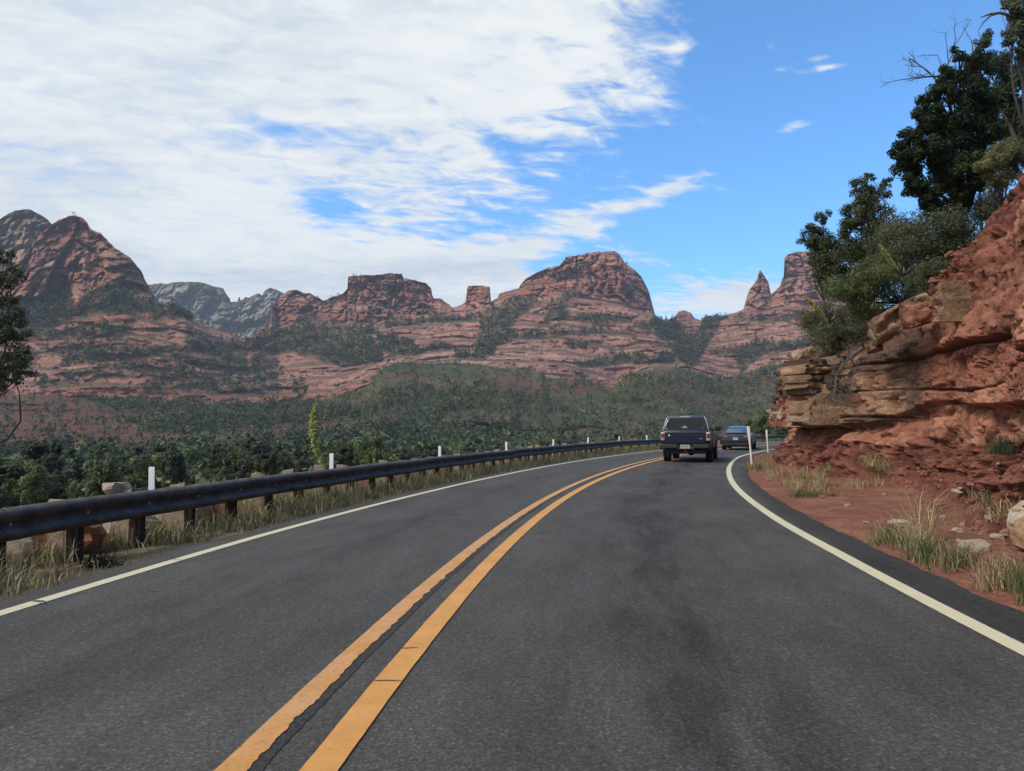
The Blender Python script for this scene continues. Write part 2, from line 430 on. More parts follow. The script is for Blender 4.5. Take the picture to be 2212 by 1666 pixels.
def mat_asphalt():
    m, t, b = mat_new('asphalt')
    so = t.n('ShaderNodeAttribute', attribute_name='so').outputs['Vector']
    s, o, _ = t.sep(so)[:3]
    oc = t.n('ShaderNodeTexCoord').outputs['Object']
    grain = t.noise(oc, 55, 4, 0.75); chips = t.noise(oc, 24, 3, 0.7); mid = t.noise(oc, 2.3, 5, 0.65); big = t.noise(oc, 0.33, 3)
    vor = t.n('ShaderNodeTexVoronoi'); vor.inputs['Scale'].default_value = 70; t.L.new(oc, vor.inputs['Vector'])
    stone = t.n('ShaderNodeSeparateColor'); t.L.new(vor.outputs['Color'], stone.inputs[0])
    v = t.m('ADD', 0.055, t.m('MULTIPLY', t.ss(grain, 0.42, 0.68), 0.064))
    v = t.m('ADD', v, t.m('MULTIPLY', t.ss(stone.outputs[0], 0.80, 1.0), 0.045))
    v = t.m('MULTIPLY', v, t.lin(chips, 0.3, 0.7, 0.72, 1.28))
    v = t.m('MULTIPLY', v, t.lin(t.noise(t.xyz(t.m('MULTIPLY', s, .5), t.m('MULTIPLY', o, 1.6), 2.0), 1.0, 6, 0.7), 0.3, 0.7, 0.72, 1.28)); v = t.m('MULTIPLY', v, t.lin(big, 0.3, 0.7, 0.9, 1.1))
    # oil drips and tyre marks along the lanes
    lw = t.noise(t.xyz(t.m('MULTIPLY', s, 0.16), t.m('MULTIPLY', o, 0.9), 0.0), 1.0, 4, 0.6)
    pat = t.noise(t.xyz(t.m('MULTIPLY', s, 0.55), t.m('MULTIPLY', o, 2.4), 5.0), 1.0, 7, 0.75, 0.3)
    ow = t.m('ADD', o, t.m('MULTIPLY', t.m('SUBTRACT', lw, 0.5), 0.7))
    oil = t.m('ADD', t.m('MULTIPLY', t.gauss(ow, 1.85, 0.62), 1.2), t.m('MULTIPLY', t.gauss(ow, -1.55, 0.36), 0.65))
    oil = t.m('ADD', oil, t.m('MULTIPLY', t.gauss(ow, 3.25, 0.30), 0.35))
    oil = t.m('MULTIPLY', oil, t.lin(t.ss(pat, 0.36, 0.66), 0, 1, 0.12, 1.0))
    v = t.m('MULTIPLY', v, t.m('SUBTRACT', 1.0, t.m('MULTIPLY', t.m('MINIMUM', oil, 1.0), 0.46)))
    # newer darker edge outside the right white line, dusty left edge
    edge = t.ss(o, 3.75, 4.15)
    v = t.m('MULTIPLY', v, t.m('SUBTRACT', 1.0, t.m('MULTIPLY', edge, 0.45)))
    dust = t.m('MULTIPLY', t.ss(t.m('MULTIPLY', o, -1.0), 3.05, 3.6), t.ss(t.noise(oc, 3.0, 5, 0.7), 0.4, 0.7))
    warm = t.mix(t.ss(mid, 0.35, 0.7), (1.02, 1.0, 0.96), (1.10, 1.0, 0.90))
    c = t.mix(1.0, warm, t.xyz(v, v, v), 'MULTIPLY')
    c = t.mix(t.m('MULTIPLY', dust, 0.35), c, (0.13, 0.095, 0.07))
    t.L.new(c, b.inputs['Base Color']); b.inputs['Specular IOR Level'].default_value = 0.15
    t.L.new(t.lin(grain, 0.3, 0.7, 0.72, 0.92), b.inputs['Roughness'])
    bp = t.n('ShaderNodeBump'); bp.inputs['Strength'].default_value = 0.9; bp.inputs['Distance'].default_value = 0.010
    t.L.new(t.m('ADD', grain, t.m('MULTIPLY', stone.outputs[0], 0.6)), bp.inputs['Height']); t.L.new(bp.outputs[0], b.inputs['Normal'])
    return m

def mat_paint(name, col, worn, wear_col, lo, hi, rough=0.65):
    m, t, b = mat_new(name)
    oc = t.n('ShaderNodeTexCoord').outputs['Object']
    n1 = t.noise(oc, 30, 5, 0.7); n2 = t.noise(oc, 3.0, 4, 0.6); n3 = t.noise(oc, 90, 3, 0.7)
    f = t.lin(n2, 0.3, 0.7, 0.86, 1.1)
    c = t.mix(1.0, col, t.xyz(f, f, f), 'MULTIPLY')
    c = t.mix(t.m('MULTIPLY', t.ss(n2, 0.35, 0.7), worn), c, wear_col)
    c = t.mix(t.m('MULTIPLY', t.ss(t.m('ADD', t.m('MULTIPLY', n1, .6), t.m('MULTIPLY', n3, .4)), lo, hi), 0.75), c, (0.07, 0.06, 0.055))
    t.L.new(c, b.inputs['Base Color']); b.inputs['Roughness'].default_value = rough
    bp = t.n('ShaderNodeBump'); bp.inputs['Strength'].default_value = 0.7; bp.inputs['Distance'].default_value = 0.006
    t.L.new(n1, bp.inputs['Height']); t.L.new(bp.outputs[0], b.inputs['Normal'])
    return m

M_ASPHALT = mat_asphalt()
M_JOINT = mat_plain('dark_joint_asphalt', (0.052, 0.050, 0.048), 0.9, var=0.8, scale=40, bump=1.0)
M_SEAL = mat_plain('crack_sealant', (0.012, 0.012, 0.013), 0.6, var=0.3, scale=20)
M_CREAM = mat_paint('cream_line_paint', (0.60, 0.54, 0.36), 0.35, (0.46, 0.41, 0.30), 0.55, 0.74)
M_YELLOW = mat_paint('yellow_line_paint', (0.56, 0.26, 0.055), 0.45, (0.62, 0.30, 0.09), 0.53, 0.74)
M_YELLOWOLD = mat_paint('old_yellow_line_paint', (0.56, 0.26, 0.06), 0.7, (0.50, 0.28, 0.15), 0.49, 0.70)

def jag(s, amp, f, seed):
    s = np.asarray(s); return amp * fbm(P3(s * f, 0.5, seed * 3.1), 3, seed)

def build_road():
    s = np.r_[np.arange(-14, 2, 0.5), np.arange(2, 40, 0.12), np.arange(40, 118, 0.8)]
    eL = off_LW(s) - 0.42 + jag(s, 0.10, 1.1, 3) ; eR = off_RW(s) + 0.55 + jag(s, 0.09, 1.6, 4) + jag(s, 0.03, 7, 14)
    o = strip('road', s, eL, eR, M_ASPHALT, 0.0, None, 24, True); tag(o, kind='structure')
    s = np.r_[np.arange(-12, 1, 0.5), np.arange(1, 14, 0.02), np.arange(14, 40, 0.05), np.arange(40, 117, 0.6)]
    w = 0.065
    def mk(name, a, b, mat, z): x = strip(name, s, a, b, mat, z, o, 2); return x
    mk('edge_line', off_LW(s) - w + jag(s, .004, 9, 31), off_LW(s) + w + jag(s, .004, 9, 32), M_CREAM, 0.004)
    mk('edge_line', off_RW(s) - 0.075 + jag(s, .004, 9, 33), off_RW(s) + 0.075 + jag(s, .004, 9, 34), M_CREAM, 0.004)
    scal = 0.020 * np.abs(np.sin(s * math.pi / 0.30)) * sstep(s, 5.2, 6.2)
    mk('centre_joint', -0.15 + jag(s, .02, 2, 5), -0.055 + jag(s, .025, 1.4, 6) + jag(s, .014, 30, 16), M_JOINT, 0.004)
    mk('centre_line', -0.245 + jag(s, .004, 6, 7), -0.105 + jag(s, .012, 1.7, 8) + jag(s, .016, 9, 9) + jag(s, .014, 27, 19) - 0.012 + .5 * scal, M_YELLOWOLD, 0.008)
    mk('centre_line', 0.10 + jag(s, .004, 6, 10), 0.255 + jag(s, .005, 6, 11), M_YELLOW, 0.008)
    # short cracks across the paint and the asphalt
    def crack(vx, vy, lenpx, seed, wid=0.012):
        g = on_ground(np.linspace(vx - lenpx / 2, vx + lenpx / 2, 24), vy + np.cumsum(np.random.default_rng(seed).normal(0, .18, 24)))
        q = g.copy(); q[:, 1] += wid * (0.4 + 0.6 * np.abs(np.sin(np.linspace(0, 3.1, 24)))); g[:, 2] = q[:, 2] = 0.011
        V = np.stack([g, q], 1).reshape(-1, 3); link('surface_crack', mesh_np('surface_crack', V, grid_faces(24, 2), M_SEAL, False), o)
    for i, (vx, vy, ln, wd) in enumerate([(1400, 1106, 135, .03), (1490, 1109, 60, .012), (1250, 1105, 26, .02), (984, 1111, 28, .05), (985, 1262, 36, .012), (955, 1295, 30, .01),
                                     (878, 1403, 52, .012), (835, 1474, 64, .012), (1648, 1094, 30, .02), (1665, 1103, 22, .01), (1715, 1130, 34, .02), (1737, 1142, 24, .012),
                                     (1826, 1190, 34, .014), (1922, 1222, 18, .012), (1960, 1249, 34, .008), (380, 1211, 22, .016), (80, 1302, 34, .03), (92, 1306, 22, .02),
                                     (1180, 1150, 40, .02), (330, 1278, 40, .015), (1300, 1130, 40, .01), (1506, 1072, 26, .02)]):
        crack(vx, vy, ln, 50 + i, wd)
build_road()

# ------------------------------------------------------------------ far cliffs, buttes and hills
def c1(l): return [(x * 0.33333, 412.0 + y * 0.33333) for x, y in l]
def c2(l): return [(520.5 + x * 0.35293, 520.5 + y * 0.35293) for x, y in l]
def c3(l): return [(1030.1 + x * 0.34313, 487.9 + y * 0.34313) for x, y in l]

SKY_M = ([(-420, 560), (-200, 590), (-60, 600)] + c1([(0, 600), (45, 560), (100, 470), (180, 390), (240, 300), (330, 220), (400, 180), (480, 158), (530, 172), (560, 200), (590, 250), (610, 265), (650, 275), (700, 325), (740, 365), (790, 400), (850, 440), (890, 490), (920, 530), (945, 590), (962, 615), (978, 650), (992, 700), (1002, 735), (1100, 768), (1200, 800), (1290, 850), (1350, 888), (1420, 905), (1500, 930), (1560, 965), (1605, 985), (1617, 958), (1660, 915), (1743, 893), (1750, 830), (1760, 760), (1790, 710), (1850, 660)])
         + c2([(300, 303), (350, 300), (385, 320), (420, 318), (470, 345), (500, 365), (525, 360), (560, 340), (620, 325), (652, 292), (654, 235), (657, 215), (740, 210), (860, 207), (900, 197), (988, 203), (992, 228), (1060, 238), (1130, 260), (1165, 290), (1170, 330), (1180, 352), (1220, 352), (1260, 380), (1290, 405), (1340, 398), (1374, 372), (1379, 340), (1382, 300), (1392, 275), (1440, 272), (1524, 279), (1527, 320), (1530, 372), (1570, 350), (1580, 325), (1620, 310), (1700, 290), (1715, 260), (1740, 235), (1800, 200), (1880, 165), (1950, 150), (1985, 105)])
         + c3([(560, 195), (620, 188), (680, 175), (740, 167), (860, 158), (890, 170), (915, 205), (925, 225), (960, 255), (1000, 280), (1035, 320), (1060, 365), (1085, 420), (1100, 480), (1115, 530), (1122, 560), (1145, 578), (1190, 590), (1230, 585), (1250, 565), (1270, 540), (1300, 530), (1345, 545), (1360, 570), (1380, 585), (1410, 595), (1470, 600), (1545, 580), (1570, 562), (1640, 545), (1680, 525), (1690, 480), (1705, 430), (1720, 395), (1750, 360), (1770, 320), (1772, 285), (1785, 272), (1800, 300), (1815, 325), (1835, 350), (1845, 400), (1852, 430), (1880, 410), (1910, 380), (1918, 345), (1934, 310), (1936, 200), (1960, 178), (2010, 165), (2070, 158), (2120, 170), (2165, 190), (2180, 240), (2212, 310), (2300, 420), (2450, 520), (2700, 560), (3100, 600)]))
# foot of the upper cliffs
CB_M = ([(-420, 640), (-60, 645)] + c1([(0, 690), (150, 715), (250, 722), (450, 762), (530, 722), (650, 660), (780, 655), (900, 712), (1002, 740), (1100, 772), (1350, 900), (1605, 992), (1700, 935), (1745, 898)])
        + c2([(260, 520), (400, 490), (520, 490), (700, 525), (850, 510), (950, 480), (1080, 470), (1200, 452), (1290, 432), (1400, 430), (1530, 410), (1600, 385)])
        + c3([(120, 500), (300, 465), (420, 478), (560, 440), (700, 450), (900, 480), (1000, 520), (1122, 568), (1200, 600), (1300, 600), (1400, 603), (1545, 600), (1690, 545), (1850, 520), (2000, 500), (2212, 500), (2700, 600), (3100, 640)]))
# depth (m) along the ridge
D_M = [(-420, 640), (0, 640), (330, 640), (400, 640), (545, 720), (600, 860), (800, 880), (1000, 920), (1150, 900), (1420, 880), (1480, 960), (1560, 940), (1700, 930), (2100, 900)]
# lower edge of the bare benches, where the wooded hill in front takes over
B1 = [(-420, 850), (0, 860), (250, 872), (450, 880), (600, 880), (720, 872), (830, 820), (900, 806), (1000, 800), (1200, 815), (1330, 852), (1400, 815), (1480, 795), (1600, 830), (1750, 800), (2100, 790)]
D_B1 = [(-420, 480), (300, 480), (720, 500), (900, 560), (1200, 600), (1500, 640), (2100, 620)]

F_CREST = ([(-420, 842), (0, 850), (120, 858), (250, 866), (400, 872), (550, 874), (700, 866), (790, 838)]
           + c2([(850, 795), (900, 765), (1000, 742), (1100, 752), (1280, 745), (1400, 745), (1500, 760), (1600, 775), (1700, 790), (1800, 800), (1870, 840)])
           + c3([(250, 890), (400, 905), (430, 940), (480, 960), (700, 980), (820, 1010), (870, 1020), (920, 960), (1000, 925), (1050, 915), (1130, 895), (1250, 880), (1330, 912), (1500, 960), (1600, 970), (1700, 930), (1850, 880), (2000, 860), (3100, 840)]))
D_FC = [(-420, 430), (300, 440), (720, 460), (900, 520), (1150, 520), (1320, 470), (1450, 520), (1600, 560), (2100, 560)]

def mono(pl):
    a = np.array(pl, float); k = np.argsort(a[:, 0], kind='stable'); return a[k]
SKY_M, CB_M, F_CREST = mono(SKY_M), mono(CB_M), mono(F_CREST)

RED = np.array([0.285, 0.118, 0.080]); REDL = np.array([0.385, 0.195, 0.138]); REDD = np.array([0.16, 0.062, 0.045]); CREAMR = np.array([0.42, 0.29, 0.20])
GREY = np.array([0.25, 0.22, 0.185]); SOIL = np.array([0.13, 0.085, 0.05]); GREEN = np.array([0.06, 0.065, 0.032]); VARN = np.array([0.06, 0.036, 0.032])

def mixc(a, b, f): return a + (b - a) * f[..., None]

def build_mountain():
    nc = 1310
    vx = np.r_[np.linspace(-420, -20, 90, endpoint=False), np.linspace(-20, 1830, nc - 150, endpoint=False), np.linspace(1830, 2600, 60)]
    sk = lerp_pl(SKY_M, vx); cb = np.maximum(lerp_pl(CB_M, vx), sk + 3); b1 = np.maximum(lerp_pl(B1, vx), cb + 30)
    dm = lerp_pl(D_M, vx); d1 = lerp_pl(D_B1, vx)
    q = P3(vx * 0.045, 0, 0)
    sk = sk + 1.6 * fbm(q * 3.0, 4, 40) + 0.8 * fbm(q * 12, 2, 41)
    rows = []   # (t, zone, y, depth)
    def rowset(n, y0, y1, dd0, dd1, zone, end=False):
        for t in np.linspace(0, 1, n, endpoint=end):
            rows.append((np.full(len(vx), t), zone, y0 + (y1 - y0) * t, dd0 + (dd1 - dd0) * t))
    rowset(10, b1 + 95, b1, d1 * 0.72, d1, 0)
    rowset(92, b1, cb, d1, dm - 50, 1)
    rowset(122, cb, sk, dm - 50, dm, 2, True)
    zs = np.array([r[1] for r in rows])
    t = np.stack([r[0] for r in rows]); Y = np.stack([r[2] for r in rows]); D = np.stack([r[3] for r in rows])
    X = np.broadcast_to(vx, Y.shape); ZN = np.broadcast_to(zs[:, None], Y.shape)
    base = at(X, Y, D); wz = base[..., 2]
    # benches: risers and treads
    ph = 0.38 * fbm(base * np.array([.005, .005, 0]), 3, 50) + 0.08 * fbm(base * np.array([.03, .03, .02]), 3, 51)
    n = 6.0; u = t * n + ph; fr = u - np.floor(u)
    g = np.where(fr < 0.72, 0.30 * fr / 0.72, 0.30 + 0.70 * (fr - 0.72) / 0.28)
    t2 = (np.floor(u) + g - ph) / n
    span = (dm - 50 - d1)[None]
    w1 = (ZN == 1) * sstep(t, 0, 0.06) * (1 - sstep(t, 0.94, 1.0))
    D = D + w1 * (t2 - t) * span
    u3 = t * 31 + ph * 5; fr3 = u3 - np.floor(u3); D = D + w1 * span * (np.where(fr3 < .7, .4 * fr3 / .7, .4 + .6 * (fr3 - .7) / .3) - fr3) / 31 * 0.6
    D = D + (ZN == 1) * (7.0 * fbm(base * .02, 4, 52) + 2.2 * fbm(base * np.array([.09, .09, .2]), 3, 53))
    # cliffs: buttresses, cracks, ledges
    w2 = (ZN == 2) * sstep(t, 0.0, 0.10) * (1 - 0.75 * sstep(t, 0.9, 1.0))
    hgt = np.clip((cb - sk) / 60, 0.12, 1.4)[None]
    butt = fbm(base * np.array([.016, .016, .004]), 3, 60); col = fbm(base * np.array([.055, .055, .008]), 4, 61)
    crk = np.abs(fbm(base * np.array([.04, .04, .006]), 3, 62)); led = fbm(P3(base[..., 0] * .006, 0, wz * .10), 3, 63); led2 = fbm(P3(base[..., 0] * .02, 0, wz * .32), 3, 64)
    fine = fbm(base * np.array([.16, .16, .10]), 4, 65)
    wx = base[..., 0] + 5 * col; fa, ea, va = facet(wx, wz, 34., 75., 66); fb, eb, vb = facet(wx, wz + 3 * led, 11., 15., 67); fc, ec, vc = facet(wx, wz, 4.2, 4.0, 68); ga, gea, gva = facet(wx, wz, 26., 5.5, 69); gb, geb, gvb = facet(wx, wz, 7., 2.4, 70)
    D = D + (ZN == 1) * (3.0 * ga + 1.3 * gb)
    D = D + w2 * hgt * (20 * butt + 5 * col + 10 * np.exp(-(crk / 0.045) ** 2) + 3 * led + 2.4 * led2 + 3 * fine + 7.5 * fa + 5 * np.exp(-(ea / .05) ** 2) + 5.5 * fb + 2.2 * fc)
    # cap ledges near the rim
    D = D - w2 * hgt * 0.9 * np.sign(np.sin(wz * 0.33 + 2 * led)) * sstep(t, 0.35, 0.6)
    def bump(px, py, sx, sy, amp):
        nonlocal D
        D = D + amp * np.exp(-((X - px) / sx) ** 2 - ((Y - py) / sy) ** 2) * (ZN == 2)
    bump(118, 590, 26, 42, 16); bump(175, 610, 22, 60, -16); bump(60, 600, 22, 50, -10); bump(240, 600, 30, 50, -8); bump(860, 640, 22, 26, 14); bump(1230, 600, 60, 16, 12)
    bump(700, 670, 45, 20, 10); bump(940, 650, 20, 20, -8); bump(1345, 610, 30, 40, -14); bump(1260, 640, 50, 20, -8)
    V = at(X, Y, D)
    # back of the ridge
    bk = []
    for k, (dy, dd) in enumerate([(1.0, 14), (4, 45), (18, 110), (60, 240), (130, 420)]):
        bk.append(at(vx, np.minimum(sk + dy, 980), dm + dd))
    foot = V[0].copy(); foot[:, 2] = -40; foot[:, :2] *= .9
    V = np.concatenate([foot[None], V, np.stack(bk)]); nr = V.shape[0]
    # colours: strata, stains, soil on the treads
    z = wz + 6 * fbm(base * np.array([.004, .004, 0]), 2, 70)
    band = fbm(P3(base[..., 0] * .004, 0, z * .16), 4, 71); band2 = fbm(P3(base[..., 0] * .01, 0, z * .6), 2, 72)
    c = mixc(np.broadcast_to(RED, base.shape), REDL, sstep(band, -0.2, 0.45)); c = mixc(c, REDD, 0.22 * sstep(band2, 0.05, 0.6))
    c = mixc(c, REDL * 1.08, 0.6 * (ZN == 1) * sstep(fbm(base * .012, 3, 77), -.3, .4))
    c = mixc(c, CREAMR, 0.75 * sstep(band, 0.42, 0.6) * sstep(fbm(base * .02, 3, 73), 0.0, 0.4))
    str_ = fbm(base * np.array([.09, .09, .007]), 4, 74); wet = fbm(base * .013, 3, 75)
    c = mixc(c, VARN, 0.4 * (ZN == 2) * sstep(str_, 0.18, 0.46) * sstep(wet, 0.0, 0.42))
    c = mixc(c, REDD, 0.3 * (ZN == 2) * sstep(fbm(base * np.array([.03, .03, .02]), 3, 76), 0.0, 0.5))
    c = c * (1 + .16 * ((ZN == 2) * (vb - .5) + (ZN == 1) * (gvb - .5)) * 2)[..., None]; c = mixc(c, REDD, .2 * (ZN == 1) * np.exp(-(geb / .10) ** 2))
    tread = (ZN == 1) * sstep(fr, 0.70, 0.8) * w1
    veg = sstep(fbm(base * .03, 3, 78), -0.35, 0.25)
    c = mixc(c, mixc(np.broadcast_to(SOIL, base.shape), GREEN, veg), 0.8 * tread)
    c = mixc(c, GREEN * 0.9, 0.55 * forest_mask(X, Y) * (ZN >= 1))
    c = mixc(c, GREEN, 0.8 * (ZN == 0))
    cap = (X < 60) * sstep(-Y, -640, -560)
    C = np.concatenate([c[:1], c, np.broadcast_to(RED, (5,) + c.shape[1:])])
    o = link('mountain_ridge', mesh_np('mountain_ridge', V.reshape(-1, 3), grid_faces(nr, len(vx)), M_ROCKFAR, False, C.reshape(-1, 3)))
    tag(o, 'red sandstone ridge of buttes, benches and spires above the wooded valley', 'mountain', kind='structure')
    return vx, V[1:len(rows) + 1], Y, ZN, t

# wooded parts of the benches, as outlines in the picture
FOREST = [c1([(60, 720), (250, 700), (400, 600), (450, 560), (460, 760), (560, 700), (650, 640), (780, 640), (900, 720), (1000, 740), (1150, 790), (1250, 845), (1100, 820), (900, 800), (700, 812), (520, 830), (450, 850), (330, 890), (220, 960), (0, 980), (-500, 980), (-500, 760), (0, 740)]),
          c1([(200, 980), (450, 900), (560, 920), (700, 900), (800, 905), (830, 930), (760, 985), (600, 962), (400, 965)]),
          c1([(370, 1130), (500, 1010), (620, 1010), (660, 1070), (740, 1030), (900, 1040), (1000, 1030), (1150, 1040), (1280, 990), (1420, 1000), (1640, 1005), (1640, 1042), (1300, 1055), (1100, 1075), (900, 1085), (700, 1112), (500, 1142)]),
          c1([(200, 1250), (500, 1185), (800, 1135), (1050, 1105), (1450, 1062), (1700, 1110), (1900, 1200), (2000, 1330), (900, 1330), (1000, 1210), (700, 1230), (300, 1300)]),
          c1([(1600, 990), (1800, 960), (1800, 1000), (1950, 1050), (1800, 1060), (1640, 1040)]),
          c2([(60, 620), (240, 540), (420, 460), (520, 500), (700, 530), (830, 530), (800, 580), (860, 680), (870, 740), (760, 765), (600, 775), (480, 735), (350, 705), (220, 635)]),
          c2([(820, 518), (980, 478), (1080, 478), (1300, 458), (1440, 460), (1440, 490), (1100, 512), (850, 538)]),
          c2([(830, 590), (950, 585), (1060, 615), (1050, 650), (980, 690), (870, 690)]), c2([(940, 690), (1060, 655), (1320, 638), (1330, 665), (1150, 682), (1080, 705), (1000, 708)]),
          c2([(1440, 460), (1660, 360), (1760, 350), (1850, 385), (1800, 410), (1700, 470), (1650, 560), (1690, 590), (1640, 630), (1570, 640), (1550, 690), (1470, 745), (1400, 735), (1440, 640), (1470, 560)]),
          c2([(1850, 385), (1950, 340), (2090, 325), (2090, 352), (1970, 392), (1900, 398)]), c2([(1310, 690), (1400, 680), (1400, 720), (1320, 730)]),
          c3([(430, 560), (540, 500), (580, 560), (540, 605), (430, 600)]), c3([(490, 352), (600, 308), (690, 315), (690, 330), (620, 342), (500, 362)]), c3([(600, 300), (620, 260), (700, 225), (720, 250), (660, 290)]),
          c3([(990, 640), (1130, 600), (1240, 600), (1280, 640), (1290, 680), (1400, 690), (1410, 600), (1540, 590), (1530, 640), (1470, 720), (1420, 800), (1400, 880), (1330, 905), (1250, 835), (1200, 750), (1100, 680)]),
          c3([(230, 690), (330, 690), (580, 660), (900, 658), (980, 648), (985, 672), (700, 692), (560, 692), (420, 718), (250, 722)]), c3([(600, 580), (900, 560), (1000, 600), (900, 620), (650, 620)]),
          c3([(640, 882), (850, 828), (1050, 818), (1250, 838), (1250, 872), (1050, 872), (850, 882), (650, 898)]), c3([(560, 745), (650, 735), (700, 755), (690, 772), (580, 770)]),
          c3([(1430, 820), (1550, 780), (1650, 790), (1750, 730), (1950, 750), (2050, 720), (2300, 700), (2300, 790), (2050, 780), (1850, 800), (1750, 862), (1650, 945), (1640, 830), (1560, 800)]),
          c3([(1550, 590), (1700, 570), (1950, 580), (2090, 530), (2090, 560), (1950, 605), (1700, 608)])]

def in_poly(px, py, poly):
    a = np.array(poly); r = np.zeros(px.shape, bool); j = len(a) - 1
    for i in range(len(a)):
        xi, yi = a[i]; xj, yj = a[j]
        cond = ((yi > py) != (yj > py)) & (px < (xj - xi) * (py - yi) / (yj - yi + 1e-12) + xi)
        r ^= cond; j = i
    return r

def forest_mask(X, Y):
    w = P3(X * .05, Y * .08, 0); X2 = X + 6 * fbm(w, 2, 90); Y2 = Y + 2.2 * fbm(w + 9, 2, 91)
    m = np.zeros(X.shape)
    for k, p in enumerate(FOREST): m = np.maximum(m, in_poly(X2, Y2, p) * (.38 if k == 3 else 1.0))
    return m

MOUNT = build_mountain()

def build_hill():
    vx = np.linspace(-420, 2500, 640)
    cr = lerp_pl(F_CREST, vx); dc = lerp_pl(D_FC, vx)
    cr = cr + 2.0 * fbm(P3(vx * .03, 0, 0), 3, 100)
    rows_t = np.linspace(0, 1, 80)
    Y = 1055 + (cr - 1055)[None] * rows_t[:, None]; D = 150 + (dc - 150)[None] * rows_t[:, None] ** 1.15
    X = np.broadcast_to(vx, Y.shape); b = at(X, Y, D)
    led = fbm(P3(b[..., 0] * .008, 0, b[..., 2] * .25), 3, 102)
    spur = 1 - 2.2 * np.abs(fbm(P3(b[..., 0] * .0065, b[..., 1] * .003, 0), 2, 106))
    left = (1 - sstep(X, 350, 800))
    D = D + (30 * fbm(b * np.array([.014, .014, 0]), 4, 101) + 62 * spur * (1 - sstep(rows_t, .45, .95))[:, None] + (10 * led) * left) * sstep(rows_t, 0, .15)[:, None] * (1 - 0.7 * sstep(rows_t, .85, 1))[:, None]
    V = at(X, Y, D); V = np.concatenate([at(vx, 1400 + 0 * vx, 140 + 0 * vx)[None], V])
    bk = np.stack([at(vx, cr + 3, dc + 20), at(vx, np.minimum(cr + 60, 990), dc + 90)])
    V = np.concatenate([V, bk])
    n = fbm(b * .02, 4, 103); n2 = fbm(b * .07, 3, 104)
    c = mixc(np.broadcast_to(SOIL, b.shape), GREEN * 1.0, sstep(n, -0.35, 0.25)); c = mixc(c, np.array([.17, .14, .075]), 0.25 * sstep(n2, 0.1, 0.6))
    c = mixc(c, np.array([.07, .072, .04]), .35 * sstep(spur, .45, .85) * (1 - left * .5))
    redness = np.clip(red_area(X, Y) * (0.45 + 0.8 * sstep(n2, -.4, .3)), 0, 1)
    redness = np.maximum(redness, 0.75 * sstep(fbm(b * .03, 3, 105), 0.2, 0.42))
    c = mixc(c, np.array([.145, .058, .042]), redness)
    C = np.concatenate([c[:1], c, c[-2:]])
    o = link('hillside', mesh_np('hillside', V.reshape(-1, 3), grid_faces(V.shape[0], len(vx)), M_ROCKFAR, True, C.reshape(-1, 3)))
    tag(o, 'wooded lower hillside with patches of bare red soil across the valley', 'hill', kind='structure')
    return vx, V[1:81], Y, spur

RED_PATCH = [[(-300, 835), (60, 838), (160, 850), (220, 880), (290, 925), (330, 950), (392, 980), (380, 990), (200, 985), (60, 970), (-300, 960)],
             [(300, 842), (480, 832), (640, 850), (640, 866), (420, 862)]]
def red_area(X, Y):
    w = P3(X * .04, Y * .06, 0); X2 = X + 10 * fbm(w, 2, 92); Y2 = Y + 7 * fbm(w + 9, 2, 93)
    m = np.zeros(X.shape)
    for p in RED_PATCH: m = np.maximum(m, in_poly(X2, Y2, p))
    return m
HILL = build_hill()

def far_cliff(name, label, skyl, ybot, d0, d1, seed, col, nc, nr, band_f):
    a = mono(skyl); vx = np.linspace(a[0, 0], a[-1, 0], nc); sk = lerp_pl(a, vx) + 1.2 * fbm(P3(vx * .15, 0, 0), 3, seed)
    t = np.linspace(0, 1, nr)[:, None]; Y = ybot + (sk - ybot)[None] * t; D = d0 + (d1 - d0) * t + 0 * Y; X = np.broadcast_to(vx, Y.shape); b = at(X, Y, D)
    k = d1 / 1500.0
    rock = fbm(b * np.array([.05, .05, .03]) / k, 5, seed + 1); towers = np.abs(fbm(b * np.array([.055, .055, .014]) / k, 3, seed + 2)); led = fbm(P3(b[..., 0] * .003, 0, b[..., 2] * band_f), 3, seed + 3)
    fa, ea, va = facet(b[..., 0], b[..., 2], 26. * k, 44. * k, seed + 7); fb, eb, vb = facet(b[..., 0], b[..., 2], 10. * k, 9. * k, seed + 8)
    D = D + (20 * rock + 26 * np.exp(-(towers / .09) ** 2) + 16 * led + 22 * fa + 14 * np.exp(-(ea / .1) ** 2) + 9 * fb) * k * (1 - .7 * sstep(t, .9, 1))
    V = at(X, Y, D); foot = V[0].copy(); foot[:, 2] = -40; foot[:, :2] *= .96; V = np.concatenate([foot[None], V, np.stack([at(vx, sk + 2, d1 + 40), at(vx, sk + 50, d1 + 220)])])
    g = fbm(b * np.array([.02, .02, .03]) / k, 4, seed + 4); veg = sstep(fbm(b * np.array([.016, .016, .03]) / k, 4, seed + 5), 0.0, 0.16) * (1 - .6 * np.exp(-((Y - 690) / 40) ** 2) * (k > .8))
    c = mixc(np.broadcast_to(col[0], b.shape), col[1], sstep(g, -.3, .4)); c = mixc(c, col[2], sstep(led, .1, .5) * .6); c = mixc(c, GREEN * .8, veg * 0.85 * np.clip(1.2 - 0 * t, 0, 1))
    c = mixc(c, GREEN * .8, np.broadcast_to(sstep(t, .93, .97), veg.shape) * 0.8)
    C = np.concatenate([c[:1], c, c[-2:]])
    o = link(name, mesh_np(name, V.reshape(-1, 3), grid_faces(V.shape[0], nc), M_ROCKFAR, False, C.reshape(-1, 3)))
    tag(o, label, 'mountain', kind='structure')
    return vx, V[:nr]

